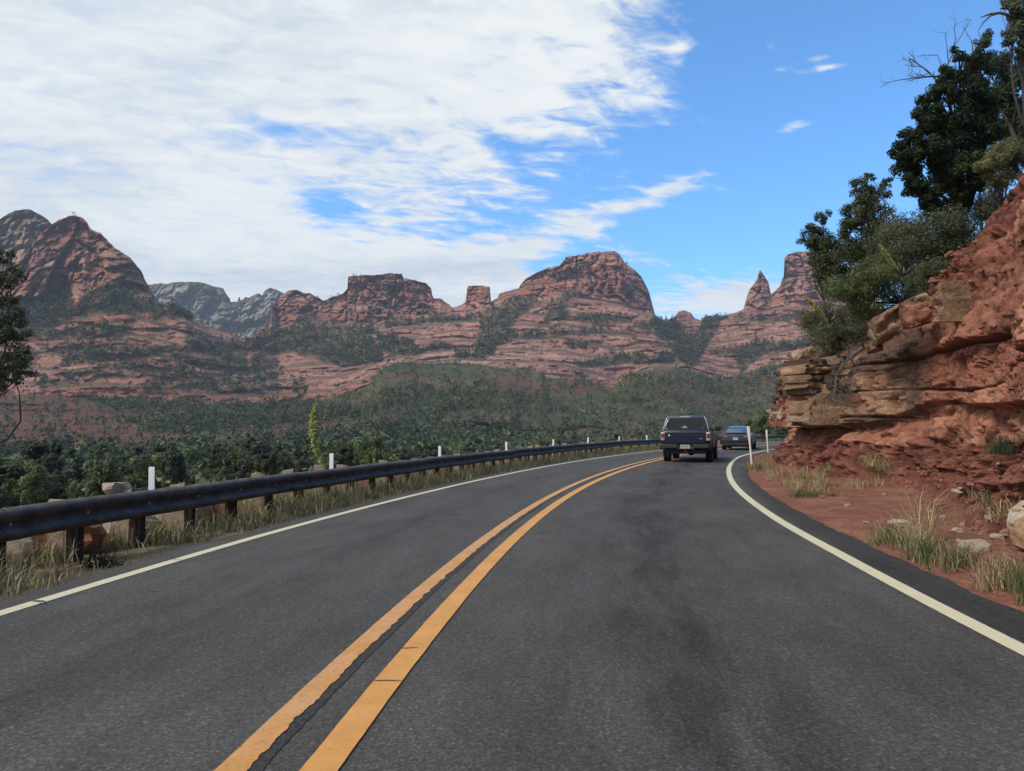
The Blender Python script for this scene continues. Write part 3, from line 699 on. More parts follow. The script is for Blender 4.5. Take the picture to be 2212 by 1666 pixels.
far_cliff('mountain_distant', 'pale grey limestone cliffs with wooded rim in the gap between red ridges',
          c1([(850, 640), (900, 620), (960, 610), (1040, 600), (1080, 605), (1150, 590), (1300, 592), (1360, 610), (1400, 625), (1445, 630), (1460, 660), (1490, 700), (1495, 720), (1540, 720), (1546, 690), (1554, 690), (1560, 715), (1590, 690), (1610, 695), (1670, 665), (1700, 680), (1715, 650), (1750, 630), (1790, 640), (1830, 660), (1900, 690), (2100, 760)]),
          790, 1350, 1560, 200, (GREY * 1.15, np.array([.30, .25, .20]), GREY * .6), 350, 110, .035)
far_cliff('mountain_cap', 'layered buff and grey cap rock rising behind the red cliff',
          [(-420, 500), (-200, 470), (-60, 480)] + c1([(0, 185), (50, 150), (100, 130), (150, 120), (200, 122), (250, 150), (300, 180), (335, 218), (380, 260), (440, 330), (500, 420)]),
          660, 700, 790, 300, (np.array([.25, .18, .12]), np.array([.33, .25, .17]), GREY * .7), 260, 90, .16)

# ------------------------------------------------------------------ the road cut on the inside of the bend
_sf = np.arange(-14, 60, 0.05)
def wall(px, py, delta):
    """where the direction (px, py) meets the bank `delta` metres behind its toe: (s, z)"""
    Q = road(_sf, off_toe(_sf) + delta); ok = Q[:, 1] > 0.5
    r = np.where(ok, Q[:, 0] / np.maximum(Q[:, 1], .1), 99.0); d = vray(px, py); tr = d[0] / d[1]
    k = np.nonzero((r[:-1] >= tr) & (r[1:] < tr) & ok[:-1])[0]
    i = k[0] if len(k) else int(np.argmin(np.abs(r)))
    return _sf[i], CAM_H + d[2] / d[1] * Q[i, 1]

def wall_line(pts, delta):
    a = np.array(sorted(wall(x, y, delta) for x, y in pts)); return a

W_BASE = wall_line([(1690, 958), (1720, 964), (1800, 962), (1870, 948), (1905, 962), (2000, 965), (2100, 962), (2212, 950), (2400, 940), (2700, 930)], 0.9)
W_LEDGE = wall_line([(1672, 917), (1707, 922), (1748, 922), (1880, 912), (1896, 889), (1960, 866), (2028, 860), (2062, 872), (2140, 870), (2212, 866), (2400, 850), (2700, 830)], 0.5)
W_TOP = wall_line([(1676, 806), (1712, 800), (1745, 788), (1800, 782), (1872, 766), (1890, 745), (1960, 738), (2070, 731), (2212, 707), (2400, 650), (2700, 560)], 0.9)
W_CREST = wall_line([(1700, 792), (1760, 756), (1870, 718), (1917, 690), (1990, 650), (2046, 606), (2114, 541), (2160, 466), (2212, 364), (2330, 180), (2500, -60)], 4.2)
def prof(w, s):
    z = np.interp(s, w[:, 0], w[:, 1]); return z

def rows_cut():
    s = np.r_[np.arange(-14, 4, 0.25), np.arange(4, 34.5, 0.058), np.arange(34.5, 44, 0.12), np.arange(44, 64, 0.5)]
    toe = off_toe(s) + 0.25 * fbm(P3(s * .35, 0, 0), 3, 120)
    sm = lambda z: np.convolve(np.pad(z, 12, mode='edge'), np.ones(25) / 25, 'valid')
    end = sstep(s, 36, 52)
    zb, zl, zt, zc = (sm(prof(w, s)) for w in (W_BASE, W_LEDGE, W_TOP, W_CREST))
    zl = np.maximum(zl, zb + .25); zt = np.maximum(zt, zl + .8); zc = np.maximum(zc, zt + .3)
    outc = sstep(s, 19.6, 20.6)
    e0 = off_RW(s)
    ctl = [(e0 + 0.25, -0.03 + 0 * s), (e0 + 0.62, -0.012 + 0 * s), (toe, 0.10 + 0 * s), (toe + 0.95 - .35 * outc, zb), (toe + 1.12, zl - 0.10), (toe + 0.80 + 0.10 * outc, zl), (toe + 1.0 + .15 * outc, zt), (toe + 4.2, zc), (toe + 9, zc + 1.4), (toe + 15, zc + 2.2)]
    cnt = [4, 34, 46, 20, 8, 84, 88, 10, 6]
    O, Z, ZONE, T = [], [], [], []
    for k, n in enumerate(cnt):
        for t in np.linspace(0, 1, n, endpoint=(k == len(cnt) - 1)):
            O.append(ctl[k][0] + (ctl[k + 1][0] - ctl[k][0]) * t); Z.append(ctl[k][1] + (ctl[k + 1][1] - ctl[k][1]) * t); ZONE.append(k); T.append(t)
    return s, np.array(O), np.array(Z), np.array(ZONE), np.array(T), outc

def blocks(s, z, h, w, seed, joint=0.03):
    """per-block random value, joint closeness for a wall of rough courses"""
    zz = z / h + 0.35 * fbm(P3(s * .18, z * .5, 0), 2, seed)
    k = np.floor(zz); fz = zz - k
    off = _hash(k, k * 0, k * 0, seed + 1) * 7.0; ww = w * (0.6 + 0.9 * _hash(k, k * 0 + 3, k * 0, seed + 2))
    ss = (s + off) / ww + 0.12 * fbm(P3(s * 1.5, z * 3, 1), 2, seed + 3)
    j = np.floor(ss); fs = ss - j
    val = _hash(k, j, k * 0, seed + 4) * 2 - 1
    lay = _hash(k, k * 0 + 9, k * 0, seed + 5) * 2 - 1
    ed = np.minimum(np.minimum(fz, 1 - fz) * h, np.minimum(fs, 1 - fs) * ww)
    return val, lay, np.exp(-(ed / joint) ** 2), _hash(k, j, k * 0 + 5, seed + 6)

def build_cut():
    s, O, Z, ZONE, T, outc = rows_cut()
    S = np.broadcast_to(s, O.shape); ZN = ZONE[:, None]; TT = T[:, None]; oc = np.broadcast_to(outc, O.shape)
    # rock weight by zone: ledge face fully, crumbly base partly, slope above partly
    rock = np.where(ZN == 5, 1.0, np.where(ZN == 4, 1.0, np.where(ZN == 3, 0.75, np.where(ZN == 2, 0.0, np.where(ZN == 6, 0.0, 0.0)))))
    rock = np.where(ZN == 6, 0.8 * (1 - sstep(TT, 0.0, 0.30)), rock)
    patch = fbm(P3(S * .25, Z * .6, 2), 3, 130)
    rock = np.where((ZN == 6), np.maximum(rock, 0.75 * sstep(fbm(P3(S * .5, Z * .35, 7), 3, 133), 0.12, 0.3) * sstep(TT, .15, .3)), rock)
    rock = np.where((ZN == 5) & (oc < .5), rock * (1 - 0.8 * sstep(patch, 0.25, 0.5)), rock)
    f1 = fbm(P3(S, Z, 0) * .9, 4, 170); f2 = fbm(P3(S, Z, 3) * 4.5, 4, 171); H = Z + .75 * O
    SW = S + .25 * f1; ZW = Z + .10 * f1
    v1, l1, j1, h1 = blocks(S, Z, 0.78, 2.1, 140, .03); a2, e2, h2 = facet(SW, ZW, .75, .42, 141); a3, e3, h3 = facet(S, Z, .22, .13, 142)
    b1, be1, hb = facet(SW, Z, .50, .60, 143); b2, be2, hb2 = facet(S, Z, .18, .20, 144)
    d1, de1, hd = facet(SW, H, .60, .42, 145); d2, de2, hd2 = facet(S, H, .24, .17, 146); d3, de3, hd3 = facet(S, H, .11, .09, 147)
    j2 = np.exp(-(e2 / .06) ** 2); jb = np.exp(-(be1 / .07) ** 2)
    crack = np.exp(-((np.abs(fbm(P3(S * .55, Z * .12, 6), 3, 148))) / .022) ** 2)
    disp_r = .21 * v1 + .08 * l1 + .11 * a2 + .05 * a3 - .20 * j1 - .04 * j2 - .30 * crack + .06 * f1 + .02 * f2
    disp_r = np.where(ZN == 3, .15 * b1 + .10 * b2 + .05 * a3 - .16 * jb + .08 * f1 + .03 * f2, disp_r)
    rill = fbm(P3(S * 2.0, Z * .35, 9), 3, 172)
    disp_d = .12 * f1 + .04 * rill + .13 * d1 + .075 * d2 + .04 * d3 + .02 * f2
    # the slope above the face is ribbed with harder plates of rock
    plate = sstep(fbm(P3(S * .55, Z * .22, 11), 3, 149), .02, .16) * (ZN == 6) * (S < 18.5)
    disp_d = disp_d + plate * (.22 + .14 * b1 - .10 * jb)
    dw = np.where(ZN <= 1, 0, np.where(ZN == 2, sstep(TT, 0, .3), np.where(ZN >= 7, 0.6, 1.0)))
    disp = (rock * disp_r + (1 - rock) * disp_d) * dw
    end = 1 - sstep(S, 45, 60)
    O2 = O - disp; Z2 = Z + np.where(ZN == 6, 0.35, 0.1) * disp
    flat = (ZN == 1)
    Z2 = Z2 + flat * (0.03 * fbm(P3(S, O, 0) * .8, 3, 174) + 0.012 * fbm(P3(S, O, 0) * 6, 3, 175)) * sstep(TT, 0.0, 0.2)
    V = road(S.ravel(), O2.ravel(), Z2.ravel())
    dirt = np.array([.135, .046, .031]); dirtd = np.array([.078, .029, .021]); dust = np.array([.21, .088, .058]); straw = np.array([.22, .15, .08])
    rk = np.array([.255, .102, .066]); rko = np.array([.35, .160, .102]); rkd = np.array([.16, .06, .04]); tan = np.array([.27, .17, .105]); dark = np.array([.075, .05, .04])
    n3 = fbm(P3(S, Z + O * .5, 4) * 2.0, 4, 180)
    cd = mixc(np.broadcast_to(dirt, V.reshape(O.shape + (3,)).shape), dirtd, sstep(n3, .0, .5)); cd = mixc(cd, dust, sstep(n3, -.25, -.6))
    fl = fbm(P3(S * 1.5, O * 3, 0), 4, 181)
    cf = mixc(np.broadcast_to(np.array([.185, .075, .05]), cd.shape), dust * 1.05, sstep(fl, -.1, .5)); cf = mixc(cf, straw, .5 * sstep(fbm(P3(S, O, 3) * .9, 3, 182), .15, .5))
    cd = np.where((ZN <= 1)[..., None], cf, cd)
    hm = np.where(ZN == 3, hb, h1)
    cr = mixc(np.broadcast_to(rk, cd.shape), rko, sstep(hm, .35, .9)); cr = mixc(cr, rkd, sstep(f1, .15, .5) * .7)
    cr = cr * (.86 + .28 * h2)[..., None]; cr = mixc(cr, tan, oc * sstep(h2, .3, .7) * .8 * (ZN >= 4)); cr = mixc(cr, dark, oc * sstep(fbm(P3(S * .5, Z * .9, 8), 3, 183), -.02, .22) * .85 * (ZN >= 4))
    cr = mixc(cr, dirtd, 0.7 * np.where(ZN == 3, jb, np.maximum(np.maximum(j1, j2 * .5), crack)))
    cd = np.where((ZN > 1)[..., None], cd * (.75 + .5 * hd2)[..., None], cd * (.9 + .2 * hd3)[..., None]); cd = mixc(cd, dust * 1.25, .55 * (ZN > 1) * (hd3 > .86))
    cd = mixc(cd, rk * (.8 + .4 * hb)[..., None], plate * .9)
    c = mixc(cd, cr, np.clip(rock * 1.2, 0, 1))
    hillc = mixc(np.broadcast_to(dirt, cd.shape), np.array([.11, .10, .05]), sstep(n3, -.4, .3))
    c = np.where((ZN >= 7)[..., None], hillc, c)
    o = link('cliff', mesh_np('cliff', V, grid_faces(*O.shape), M_CLIFF, False, c.reshape(-1, 3)))
    tag(o, 'red earth and sandstone road cut on the inside of the bend', 'cliff', kind='structure')
    return o, s, O2, Z2
CLIFF, CUT_S, CUT_O, CUT_Z = build_cut()

def rock_mesh(name, seed, mat, flat=1.0, cuts=3, rough=0.16, box=0.75):
    """irregular block of unit size, flatter when flat is small"""
    bm = bmesh.new(); bmesh.ops.create_cube(bm, size=1.0); bmesh.ops.subdivide_edges(bm, edges=bm.edges[:], cuts=cuts, use_grid_fill=True)
    V = np.array([v.co[:] for v in bm.verts]); r = np.linalg.norm(V, axis=1)[:, None]
    V = V * box + (V / r * 0.55) * (1 - box)
    n = np.stack([fbm(V * 1.7 + seed * 3.3 + k * 11, 3, seed + k) for k in range(3)], 1); V = V + rough * n
    rg = np.random.default_rng(seed)
    for _ in range(4):                          # break off a few planes
        d = rg.normal(size=3); d /= np.linalg.norm(d); lim = 0.36 + .16 * rg.random(); k = V @ d; V = V - np.clip(k - lim, 0, None)[:, None] * d
    for v, p in zip(bm.verts, V): v.co = p
    me = bpy.data.meshes.new(name); bm.to_mesh(me); bm.free(); me.materials.append(mat)
    return me

BEDCOL = [np.array(c) for c in ((.27, .165, .10), (.25, .10, .064), (.095, .06, .045), (.33, .235, .155))]
def rock_block(name, dims, seed, col, parent, loc, rotz, tilt=0.0, cell=.085, amp=1.0, stain=.5):
    """rough block of real size dims, broken into facets; colour varies bed by bed"""
    dims = np.array(dims, float); n = np.clip(np.round(dims / np.array([cell, cell * 2.5, cell * .7])).astype(int), 2, 40); V, F = [], []
    for ax_, sg in ((0, -1), (0, 1), (1, -1), (2, -1), (2, 1)):
        u, v = [k for k in range(3) if k != ax_]; U, W = np.meshgrid(np.linspace(-1, 1, n[u] + 1), np.linspace(-1, 1, n[v] + 1), indexing='ij')
        q = np.zeros(U.shape + (3,)); q[..., u] = U; q[..., v] = W; q[..., ax_] = sg; f = grid_faces(*U.shape) + sum(len(x) for x in V); V.append(q.reshape(-1, 3)); F.append(f)
    q = np.concatenate(V); F = np.concatenate(F)
    p = q * dims / 2; so = seed * 7.31
    bev = np.clip(np.sort(np.abs(q), axis=1)[:, 1] - .8, 0, 1) * .18 * min(dims.min(), .25); p = p - q * bev[:, None]
    a, e, c = facet(p[:, 0] + so, p[:, 2] + p[:, 1] * .7, .42, .15, seed); a2, e2, c2_ = facet(p[:, 0] + so, p[:, 2] + p[:, 1], .15, .07, seed + 1)
    lam = fbm(P3(p[:, 0] * .5 + so, 0, p[:, 2] * 11), 2, seed + 2); g = fbm(p * 1.1 + so, 3, seed + 3); h = min(1.0, dims[2] / .35)
    dy = (.10 * a + .05 * a2 + .07 * lam + .12 * g - .10 * np.exp(-(e / .07) ** 2)) * amp
    p[:, 1] -= dy; p[:, 2] += .10 * h * fbm(P3(p[:, 0] * .9 + so, p[:, 1], 0), 3, seed + 4); p[:, 0] += .10 * fbm(P3(so, p[:, 1] * 2, p[:, 2] * 2), 3, seed + 5)
    cc = np.array(col) * (.8 + .4 * c2_)[:, None] * (1 + .25 * lam)[:, None]
    cc = mixc(cc, np.array([.06, .045, .038]), stain * sstep(fbm(P3(p[:, 0] * 1.1 + so, 0, p[:, 2] * 2.5), 3, seed + 6), -.05, .3))
    o = link(name, mesh_np(name, p, F, M_CLIFF, False, cc), parent, loc); o.rotation_euler = (0, tilt, rotz); return o

_seed = [2000]
def bed(x0, x1, y0, y1, d0, d1, recess, deep, col, stain=.45, tilt=0.0):
    """a bed of rock seen from x0..x1, y0..y1 of the picture, its face at distances d0..d1"""
    a = at(x0, (y0 + y1) / 2, d0 + recess); b = at(x1, (y0 + y1) / 2, d1 + recess); v = b - a; L = math.hypot(v[0], v[1]); mid = (a + b) / 2
    nrm = np.array([-v[1], v[0], 0]) / L; hz = (y1 - y0) * mid[1] / FV; _seed[0] += 11
    return rock_block('rock_bed', (L * 1.04, deep, hz * 1.08), _seed[0], BEDCOL[col], CLIFF, mid + nrm * deep / 2, math.atan2(v[1], v[0]), tilt, stain=stain)
# near face of the outcrop, from the top down
for x0, x1, y0, y1, rec, col, st in ((1748, 1815, 776, 790, .25, 2, .5), (1812, 1876, 772, 790, .15, 0, .6), (1747, 1806, 789, 808, .05, 0, .5), (1804, 1880, 789, 812, .10, 2, .5), (1750, 1800, 808, 824, .0, 0, .5), (1798, 1886, 811, 836, .0, 2, .3), (1749, 1800, 824, 838, .06, 0, .6),
                                    (1752, 1830, 838, 850, .22, 2, .5), (1828, 1888, 836, 852, .30, 1, .5), (1753, 1822, 850, 866, .50, 1, .6), (1820, 1888, 851, 867, .42, 2, .4), (1749, 1892, 866, 892, .0, 0, .5), (1751, 1893, 892, 900, .16, 3, .3), (1748, 1824, 900, 912, -.08, 3, .25), (1822, 1893, 899, 911, -.02, 0, .5), (1754, 1892, 912, 920, .20, 2, .4)):
    bed(x0, x1, y0, y1, 21.3, 21.7, rec, 1.1, col, st)
# its road face, running away round the bend
for x0, x1, y0, y1, d0, d1, rec, col, st in ((1674, 1713, 800, 862, 29.0, 25.4, .0, 2, .5), (1712, 1750, 792, 836, 25.6, 21.6, .5, 1, .3), (1712, 1750, 836, 858, 25.4, 21.5, .2, 0, .4), (1674, 1712, 860, 884, 29.0, 25.2, .0, 1, .4), (1710, 1750, 857, 880, 25.2, 21.4, .1, 0, .4), (1661, 1690, 882, 908, 30.2, 27.2, -.2, 3, .3), (1688, 1722, 880, 906, 27.4, 24.0, .2, 1, .6), (1720, 1750, 880, 908, 24.0, 21.3, .0, 0, .5), (1660, 1706, 906, 922, 30.2, 25.8, -.3, 1, .2), (1704, 1750, 906, 921, 25.8, 21.2, -.1, 0, .4)):
    bed(x0, x1, y0, y1, d0, d1, rec, 1.0, col, st)
# loose slabs lodged along the crest and plates standing in the slope
for x0, x1, y0, y1, d, dp, col, tl in ((1712, 1778, 752, 782, 23.0, .9, 3, -.35), (1890, 1968, 668, 712, 17.6, .7, 0, -.40), (1950, 2012, 640, 664, 17.0, .7, 0, -.45), (1955, 2016, 655, 698, 16.8, .6, 1, -.25), (1880, 1925, 700, 735, 18.0, .6, 3, -.55), (2030, 2076, 612, 680, 15.9, .3, 1, .06), (2024, 2034, 610, 694, 15.7, .5, 0, .02), (1866, 1902, 736, 756, 18.6, .6, 0, -.2)):
    bed(x0, x1, y0, y1, d, d - .2, 0, dp, col, .3, tl)

# ------------------------------------------------------------------ loose stones and boulders
def boulder(name, label, p, size, mat, seed, rz=0.0, group=None, cat='rock', tilt=(0, 0), flat=1.0):
    o = link(name, rock_mesh(name, seed, mat, cuts=4, rough=.22, box=.45), None, (p[0], p[1], p[2] + size[2] * .28)); o.scale = size
    o.rotation_euler = (tilt[0], tilt[1], rz); tag(o, label, cat, group); return o
g = on_ground(395, 1148); boulder('boulder', 'pale knobbly limestone boulder behind the guardrail between two posts', g + np.array([-.32, .42, 0]), (.85, .6, .62), M_ROCKPALE, 400, .3)
g = on_ground(290, 1168); boulder('boulder', 'cracked pinkish boulder behind the guardrail beside the knobbly pale boulder', g + np.array([-.32, .42, 0]), (.75, .6, .50), M_ROCKPALE, 401, .9)
g = on_ground(160, 1200); boulder('boulder', 'low rust red rock under the guardrail with a white chip on it', g + np.array([-.3, .35, 0]), (.8, .6, .42), M_ROCKRED, 402, .2)
g = on_ground(20, 1232); boulder('boulder', 'mottled pink and cream rock behind the first visible guardrail post', g + np.array([-.3, .3, 0]), (.7, .5, .5), M_ROCKPALE, 403, .5)
g = on_ground(215, 1160); boulder('stone', 'small white stone lying on the rust red rock', g + np.array([-.5, .35, .20]), (.22, .18, .12), M_ROCKPALE, 404, .5)

def cut_point(px, py):
    """where the picture direction meets the verge or the bank"""
    d = vray(px, py); d = d / d[1]
    best = None
    A = road(np.broadcast_to(CUT_S, CUT_O.shape).ravel(), CUT_O.ravel(), CUT_Z.ravel())
    m = A[:, 1] > 1; A = A[m]; e = np.hypot(A[:, 0] / A[:, 1] - d[0], (A[:, 2] - CAM_H) / A[:, 1] - d[2]); k = np.nonzero(e < .006)[0]
    if len(k) == 0: return A[int(np.argmin(e))]
    return A[k[int(np.argmin(A[k, 1]))]]
_A = road(np.broadcast_to(CUT_S, CUT_O.shape).ravel(), CUT_O.ravel(), CUT_Z.ravel()); _A = _A[_A[:, 1] > 1]
_AU = np.c_[_A[:, 0] / _A[:, 1], (_A[:, 2] - CAM_H) / _A[:, 1]]
def cut_point(px, py):
    d = vray(px, py); d = d / d[1]; e = np.hypot(_AU[:, 0] - d[0], _AU[:, 1] - d[2]); k = np.nonzero(e < .006)[0]
    if len(k) == 0: return _A[int(np.argmin(e))].copy()
    return _A[k[int(np.argmin(_A[k, 1]))]].copy()

p = cut_point(2200, 1125); boulder('rock', 'long pale slab leaning on the foot of the red bank', p, (.46, .2, .17), M_ROCKPALE, 410, .6, tilt=(0, -.55))
p = cut_point(2222, 1175); boulder('rock', 'pinkish angular boulder beneath the leaning pale slab', p, (.28, .3, .32), M_ROCKTAN, 411, .3)
for k, (px, py, sz, lab) in enumerate([(1944, 1131, .30, 'flat pale stone in the dirt beside the tall straw grass'), (1968, 1142, .24, 'pink flat stone touching the flat pale stone'), (2066, 1140, .15, 'light stone on red dirt above the green grass clumps'),
                                       (2150, 1156, .17, 'buff stone at the foot of the bank below the leaning slab'), (2110, 1178, .28, 'tan angular stone behind the two green grass clumps'), (2068, 1054, .12, 'white stone chip on the red talus'), (2064, 1068, .2, 'thin pale chip of stone on the talus'),
                                       (1790, 1040, .12, 'orange chip of sandstone at the foot of the layered outcrop')]):
    boulder('stone', lab, cut_point(px, py), (sz, sz * .7, sz * .42), M_ROCKPALE if k not in (7,) else M_ROCKRED, 420 + k, k * .8)
PEB = [rock_mesh('stone', 440 + i, m, cuts=1, rough=.2, box=.5) for i, m in enumerate((M_ROCKRED, M_ROCKTAN, M_ROCKPALE, M_ROCKRED))]
rg = np.random.default_rng(5)
npeb = 0
while npeb < 292:
    if npeb % 3 == 0: px, py = rg.uniform(1980, 2212), rg.uniform(520, 720)
    elif rg.random() < .55: px, py = rg.uniform(1960, 2260), rg.uniform(1000, 1200)
    else: px, py = rg.uniform(1640, 2212), rg.uniform(1030, 1300)
    q = cut_point(px, py); ss, oo = to_so(q[None, :2])
    if oo[0] < off_RW(ss[0]) + .75 or (npeb % 3 == 0 and q[2] < 2.2) or q[1] > 33: continue
    sz = float(np.exp(rg.normal(-2.9, .45))) * (1.6 if npeb % 3 == 0 else 1); o = link('stone', PEB[int(rg.choice([0, 3])) if npeb % 3 == 0 else int(rg.integers(4))], None, q + np.array([0, 0, sz * .12])); o.scale = (sz, sz * rg.uniform(.5, 1), sz * rg.uniform(.35, .7)); o.rotation_euler = (rg.normal(0, .2), rg.normal(0, .2), rg.uniform(0, 6))
    where = 'caught in the steep red slope above the rock face' if q[2] > 2.2 else ('on the rubbly red talus at the foot of the bank' if q[2] > .25 else 'lying on the flat red dirt verge')
    shade = {0: 'rust red', 1: 'tan', 2: 'pale', 3: 'brick red'}[PEB.index(o.data)]; tag(o, f'small {shade} loose stone {where}', 'stone', 'loose stones on the red bank and verge'); npeb += 1

# ------------------------------------------------------------------ foliage helpers
def leaf_faces(c, nrm, size, aspect, rg, quad=False):
    n = len(c); nrm = nrm / (np.linalg.norm(nrm, axis=1)[:, None] + 1e-9)
    ref = rg.normal(size=(n, 3)); a = np.cross(nrm, ref); a /= np.linalg.norm(a, axis=1)[:, None] + 1e-9; b = np.cross(nrm, a)
    L = (a * size[:, None]); W = (b * (size * aspect)[:, None])
    if quad:
        V = np.stack([c - L, c + W, c + L, c - W], 1); F = np.arange(n * 4).reshape(n, 4)
    else:
        V = np.stack([c - L * .6 - W, c - L * .6 + W, c + L], 1); F = np.arange(n * 3).reshape(n, 3)
    return V.reshape(-1, 3), F

def crown_points(blobs, n, rg, shell=0.55):
    """n points spread over ellipsoid blobs [(centre, radii)], denser towards their skins; returns points and outward normals"""
    vol = np.array([np.prod(r) ** .75 for c, r in blobs]); k = rg.choice(len(blobs), n, p=vol / vol.sum())
    C = np.array([c for c, r in blobs])[k]; R = np.array([r for c, r in blobs])[k]
    d = rg.normal(size=(n, 3)); d /= np.linalg.norm(d, axis=1)[:, None]
    rad = shell + (1 - shell) * rg.random(n) ** .6; rad = np.where(rg.random(n) < .2, rg.random(n), rad)
    return C + d * rad[:, None] * R, d + rg.normal(0, .45, (n, 3)), k

def foliage(name, blobs, n, size, aspect, base, var, rg, mat, parent=None, sub=7, quad=True, shell=.5, tipcol=None, cr=(.22, .42)):
    """leafy crown: every blob is broken into small clumps, each clump into leaf-sized faces"""
    clumps = []
    per = max(1, sub)
    for c, r in blobs:
        c = np.array(c, float); r = np.array(r, float)
        for _ in range(per):
            d = rg.normal(size=3); d /= np.linalg.norm(d); q = c + d * r * rg.uniform(.45, 1.02); clumps.append((q, r * rg.uniform(*cr)))
        clumps.append((c, r * .5))
    P, N, k = crown_points(clumps, n, rg, shell)
    N = N + np.array([0, 0, .35])
    sz = size * rg.uniform(.6, 1.35, n); V, F = leaf_faces(P, N, sz, aspect, rg, quad)
    tone = rg.normal(0, 1, len(clumps))[k] * .16 + rg.normal(0, .14, n)
    col = np.array(base) * np.exp(tone * var)[:, None]
    if tipcol is not None:
        f = (rg.random(n) < .22)[:, None]; col = np.where(f, np.array(tipcol) * np.exp(tone * var)[:, None], col)
    C = np.repeat(col, 4 if quad else 3, axis=0)
    return link(name, mesh_np(name, V, F, mat, False, C), parent)

def branchy(p0, dirn, length, rad, depth, rg, out, bend=.35, kids=3, shrink=.68, gravity=0.0):
    n = 6; pts = [np.array(p0, float)]; d = np.array(dirn, float); d /= np.linalg.norm(d)
    for i in range(n):
        d = d + rg.normal(0, bend / n * 1.6, 3) + np.array([0, 0, gravity / n]); d /= np.linalg.norm(d); pts.append(pts[-1] + d * length / n)
    out.append((np.array(pts), np.linspace(rad, rad * .45, n + 1)))
    if depth <= 0: return
    for k in range(kids):
        i = int(rg.integers(2, n + 1)); dd = d * .7 + rg.normal(0, .62, 3); branchy(pts[i], dd, length * shrink * rg.uniform(.7, 1.1), rad * .45, depth - 1, rg, out, bend, kids, shrink, gravity)

def wood(name, segs, mat, parent=None, sides=5):
    m = MB()
    for pts, rad in segs: m.tube(pts, rad, sides)
    return m.build(name, mat, parent, True)

def limbs_to(base, blobs, r0, rg, sides=5):
    base = np.array(base, float); top = np.mean([c for c, r in blobs], axis=0); segs = []
    fork = base + (top - base) * .45 + rg.normal(0, .05, 3) * np.linalg.norm(top - base)
    t = np.linspace(0, 1, 6)[:, None]; segs.append((base + (fork - base) * t + np.sin(t * 3) * rg.normal(0, .06, 3), np.linspace(r0, r0 * .7, 6)))
    for c, r in blobs:
        c = np.array(c); t = np.linspace(0, 1, 6)[:, None]; mid = rg.normal(0, .10, 3) * np.linalg.norm(c - fork)
        segs.append((fork + (c - fork) * t + np.sin(t * math.pi) * mid, np.linspace(r0 * .55, r0 * .12, 6)))
        for _ in range(3):
            e = c + rg.normal(0, .55, 3) * np.array(r); t = np.linspace(0, 1, 4)[:, None]; s0 = fork + (c - fork) * rg.uniform(.5, .95); segs.append((s0 + (e - s0) * t, np.linspace(r0 * .16, r0 * .05, 4)))
    return segs

def pix_blobs(lst, depth, thick=1.0):
    out = []
    for px, py, rx, ry, *dd in lst:
        D = depth + (dd[0] if dd else 0); p = at(px, py, D); k = D / FV; out.append((p, np.array([rx * k, rx * k * thick, ry * k])))
    return out

JUN = (.018, .030, .012); OAK = (.045, .055, .024); SAGE = (.068, .078, .045); LIME = (.075, .095, .028); OLIVE = (.085, .085, .038)

def plant(name, label, cat, blobs, base, r0, n, size, aspect, col, var, seed, bark=None, sub=7, tip=None, group=None, shell=.5, crown='crown', cr=None):
    rg = np.random.default_rng(seed); base = np.array(base, float)
    root = empty(name, base); tag(root, label, cat, group)
    inv = lambda bl: [(np.array(c) - base, r) for c, r in bl]
    b = inv(blobs)
    foliage(crown, b, n, size, aspect, col, var, rg, M_LEAF, root, sub, True, shell, tip, cr or ((.25, .48) if cat == 'tree' else (.38, .75)))
    wood('trunk' if cat == 'tree' else 'stem', limbs_to((0, 0, -.15), b, r0, rg), bark or M_BARK, root)
    return root

def bank_base(px, py, back=0.0):
    return cut_point(px, py)

def ground_at(x, y): return float(ground_z(np.array([[x, y]], float))[0])
def crest_z(x, y):
    s, o = to_so(np.array([[x, y]], float)); j = int(np.argmin(np.abs(CUT_S - s[0]))); col = CUT_O[:, j]
    k = np.argsort(col); return float(np.interp(o[0], col[k], CUT_Z[:, j][k]))
def bank_foot(px, depth):
    p = at(px, 700, depth); return np.array([p[0], p[1], crest_z(p[0], p[1])])

def cl(px, py, rx, ry, n, seed, spread=.8):
    """several overlapping blobs filling an ellipse"""
    rg = np.random.default_rng(seed); out = []
    for i in range(n):
        a = rg.uniform(0, 6.28); r = math.sqrt(rg.random()) * spread; out.append((px + rx * r * math.cos(a), py + ry * r * math.sin(a), rx * rg.uniform(.32, .5), ry * rg.uniform(.32, .5), rg.normal(0, .5)))
    return out

# ------------------------------------------------------------------ trees and shrubs above the cut
JUN = (.024, .038, .014); OAK = (.072, .084, .036); SAGE = (.115, .130, .074); LIME = (.125, .150, .050); OLIVE = (.14, .138, .06)
D = 21.0
b = pix_blobs([(1955, 345, 36, 32), (1975, 395, 40, 34), (1968, 300, 32, 30), (2000, 260, 42, 38), (1990, 330, 50, 44), (2025, 210, 40, 42), (2042, 165, 30, 30), (2050, 280, 60, 54), (2035, 350, 58, 52), (2015, 425, 36, 34), (2065, 415, 40, 34), (2085, 220, 50, 58), (2100, 150, 38, 42, .4), (2115, 300, 54, 54), (2100, 375, 52, 42), (2072, 118, 20, 24), (2010, 452, 20, 18), (2130, 230, 40, 50)], D, .9)
plant('juniper_tree', 'dense dark green juniper leaning out over the top of the cut', 'tree', b, bank_foot(2085, D + .3), .17, 52000, .055, .40, JUN, 1.3, 500, M_BARKDARK, 11, tip=(.045, .062, .022), shell=.3)
D = 24.0
b = pix_blobs([(2140, 130, 50, 46), (2190, 170, 60, 60), (2150, 220, 54, 54), (2215, 250, 60, 60), (2175, 295, 48, 46), (2120, 100, 26, 26), (2240, 120, 60, 70), (2260, 320, 60, 70)], D, .9)
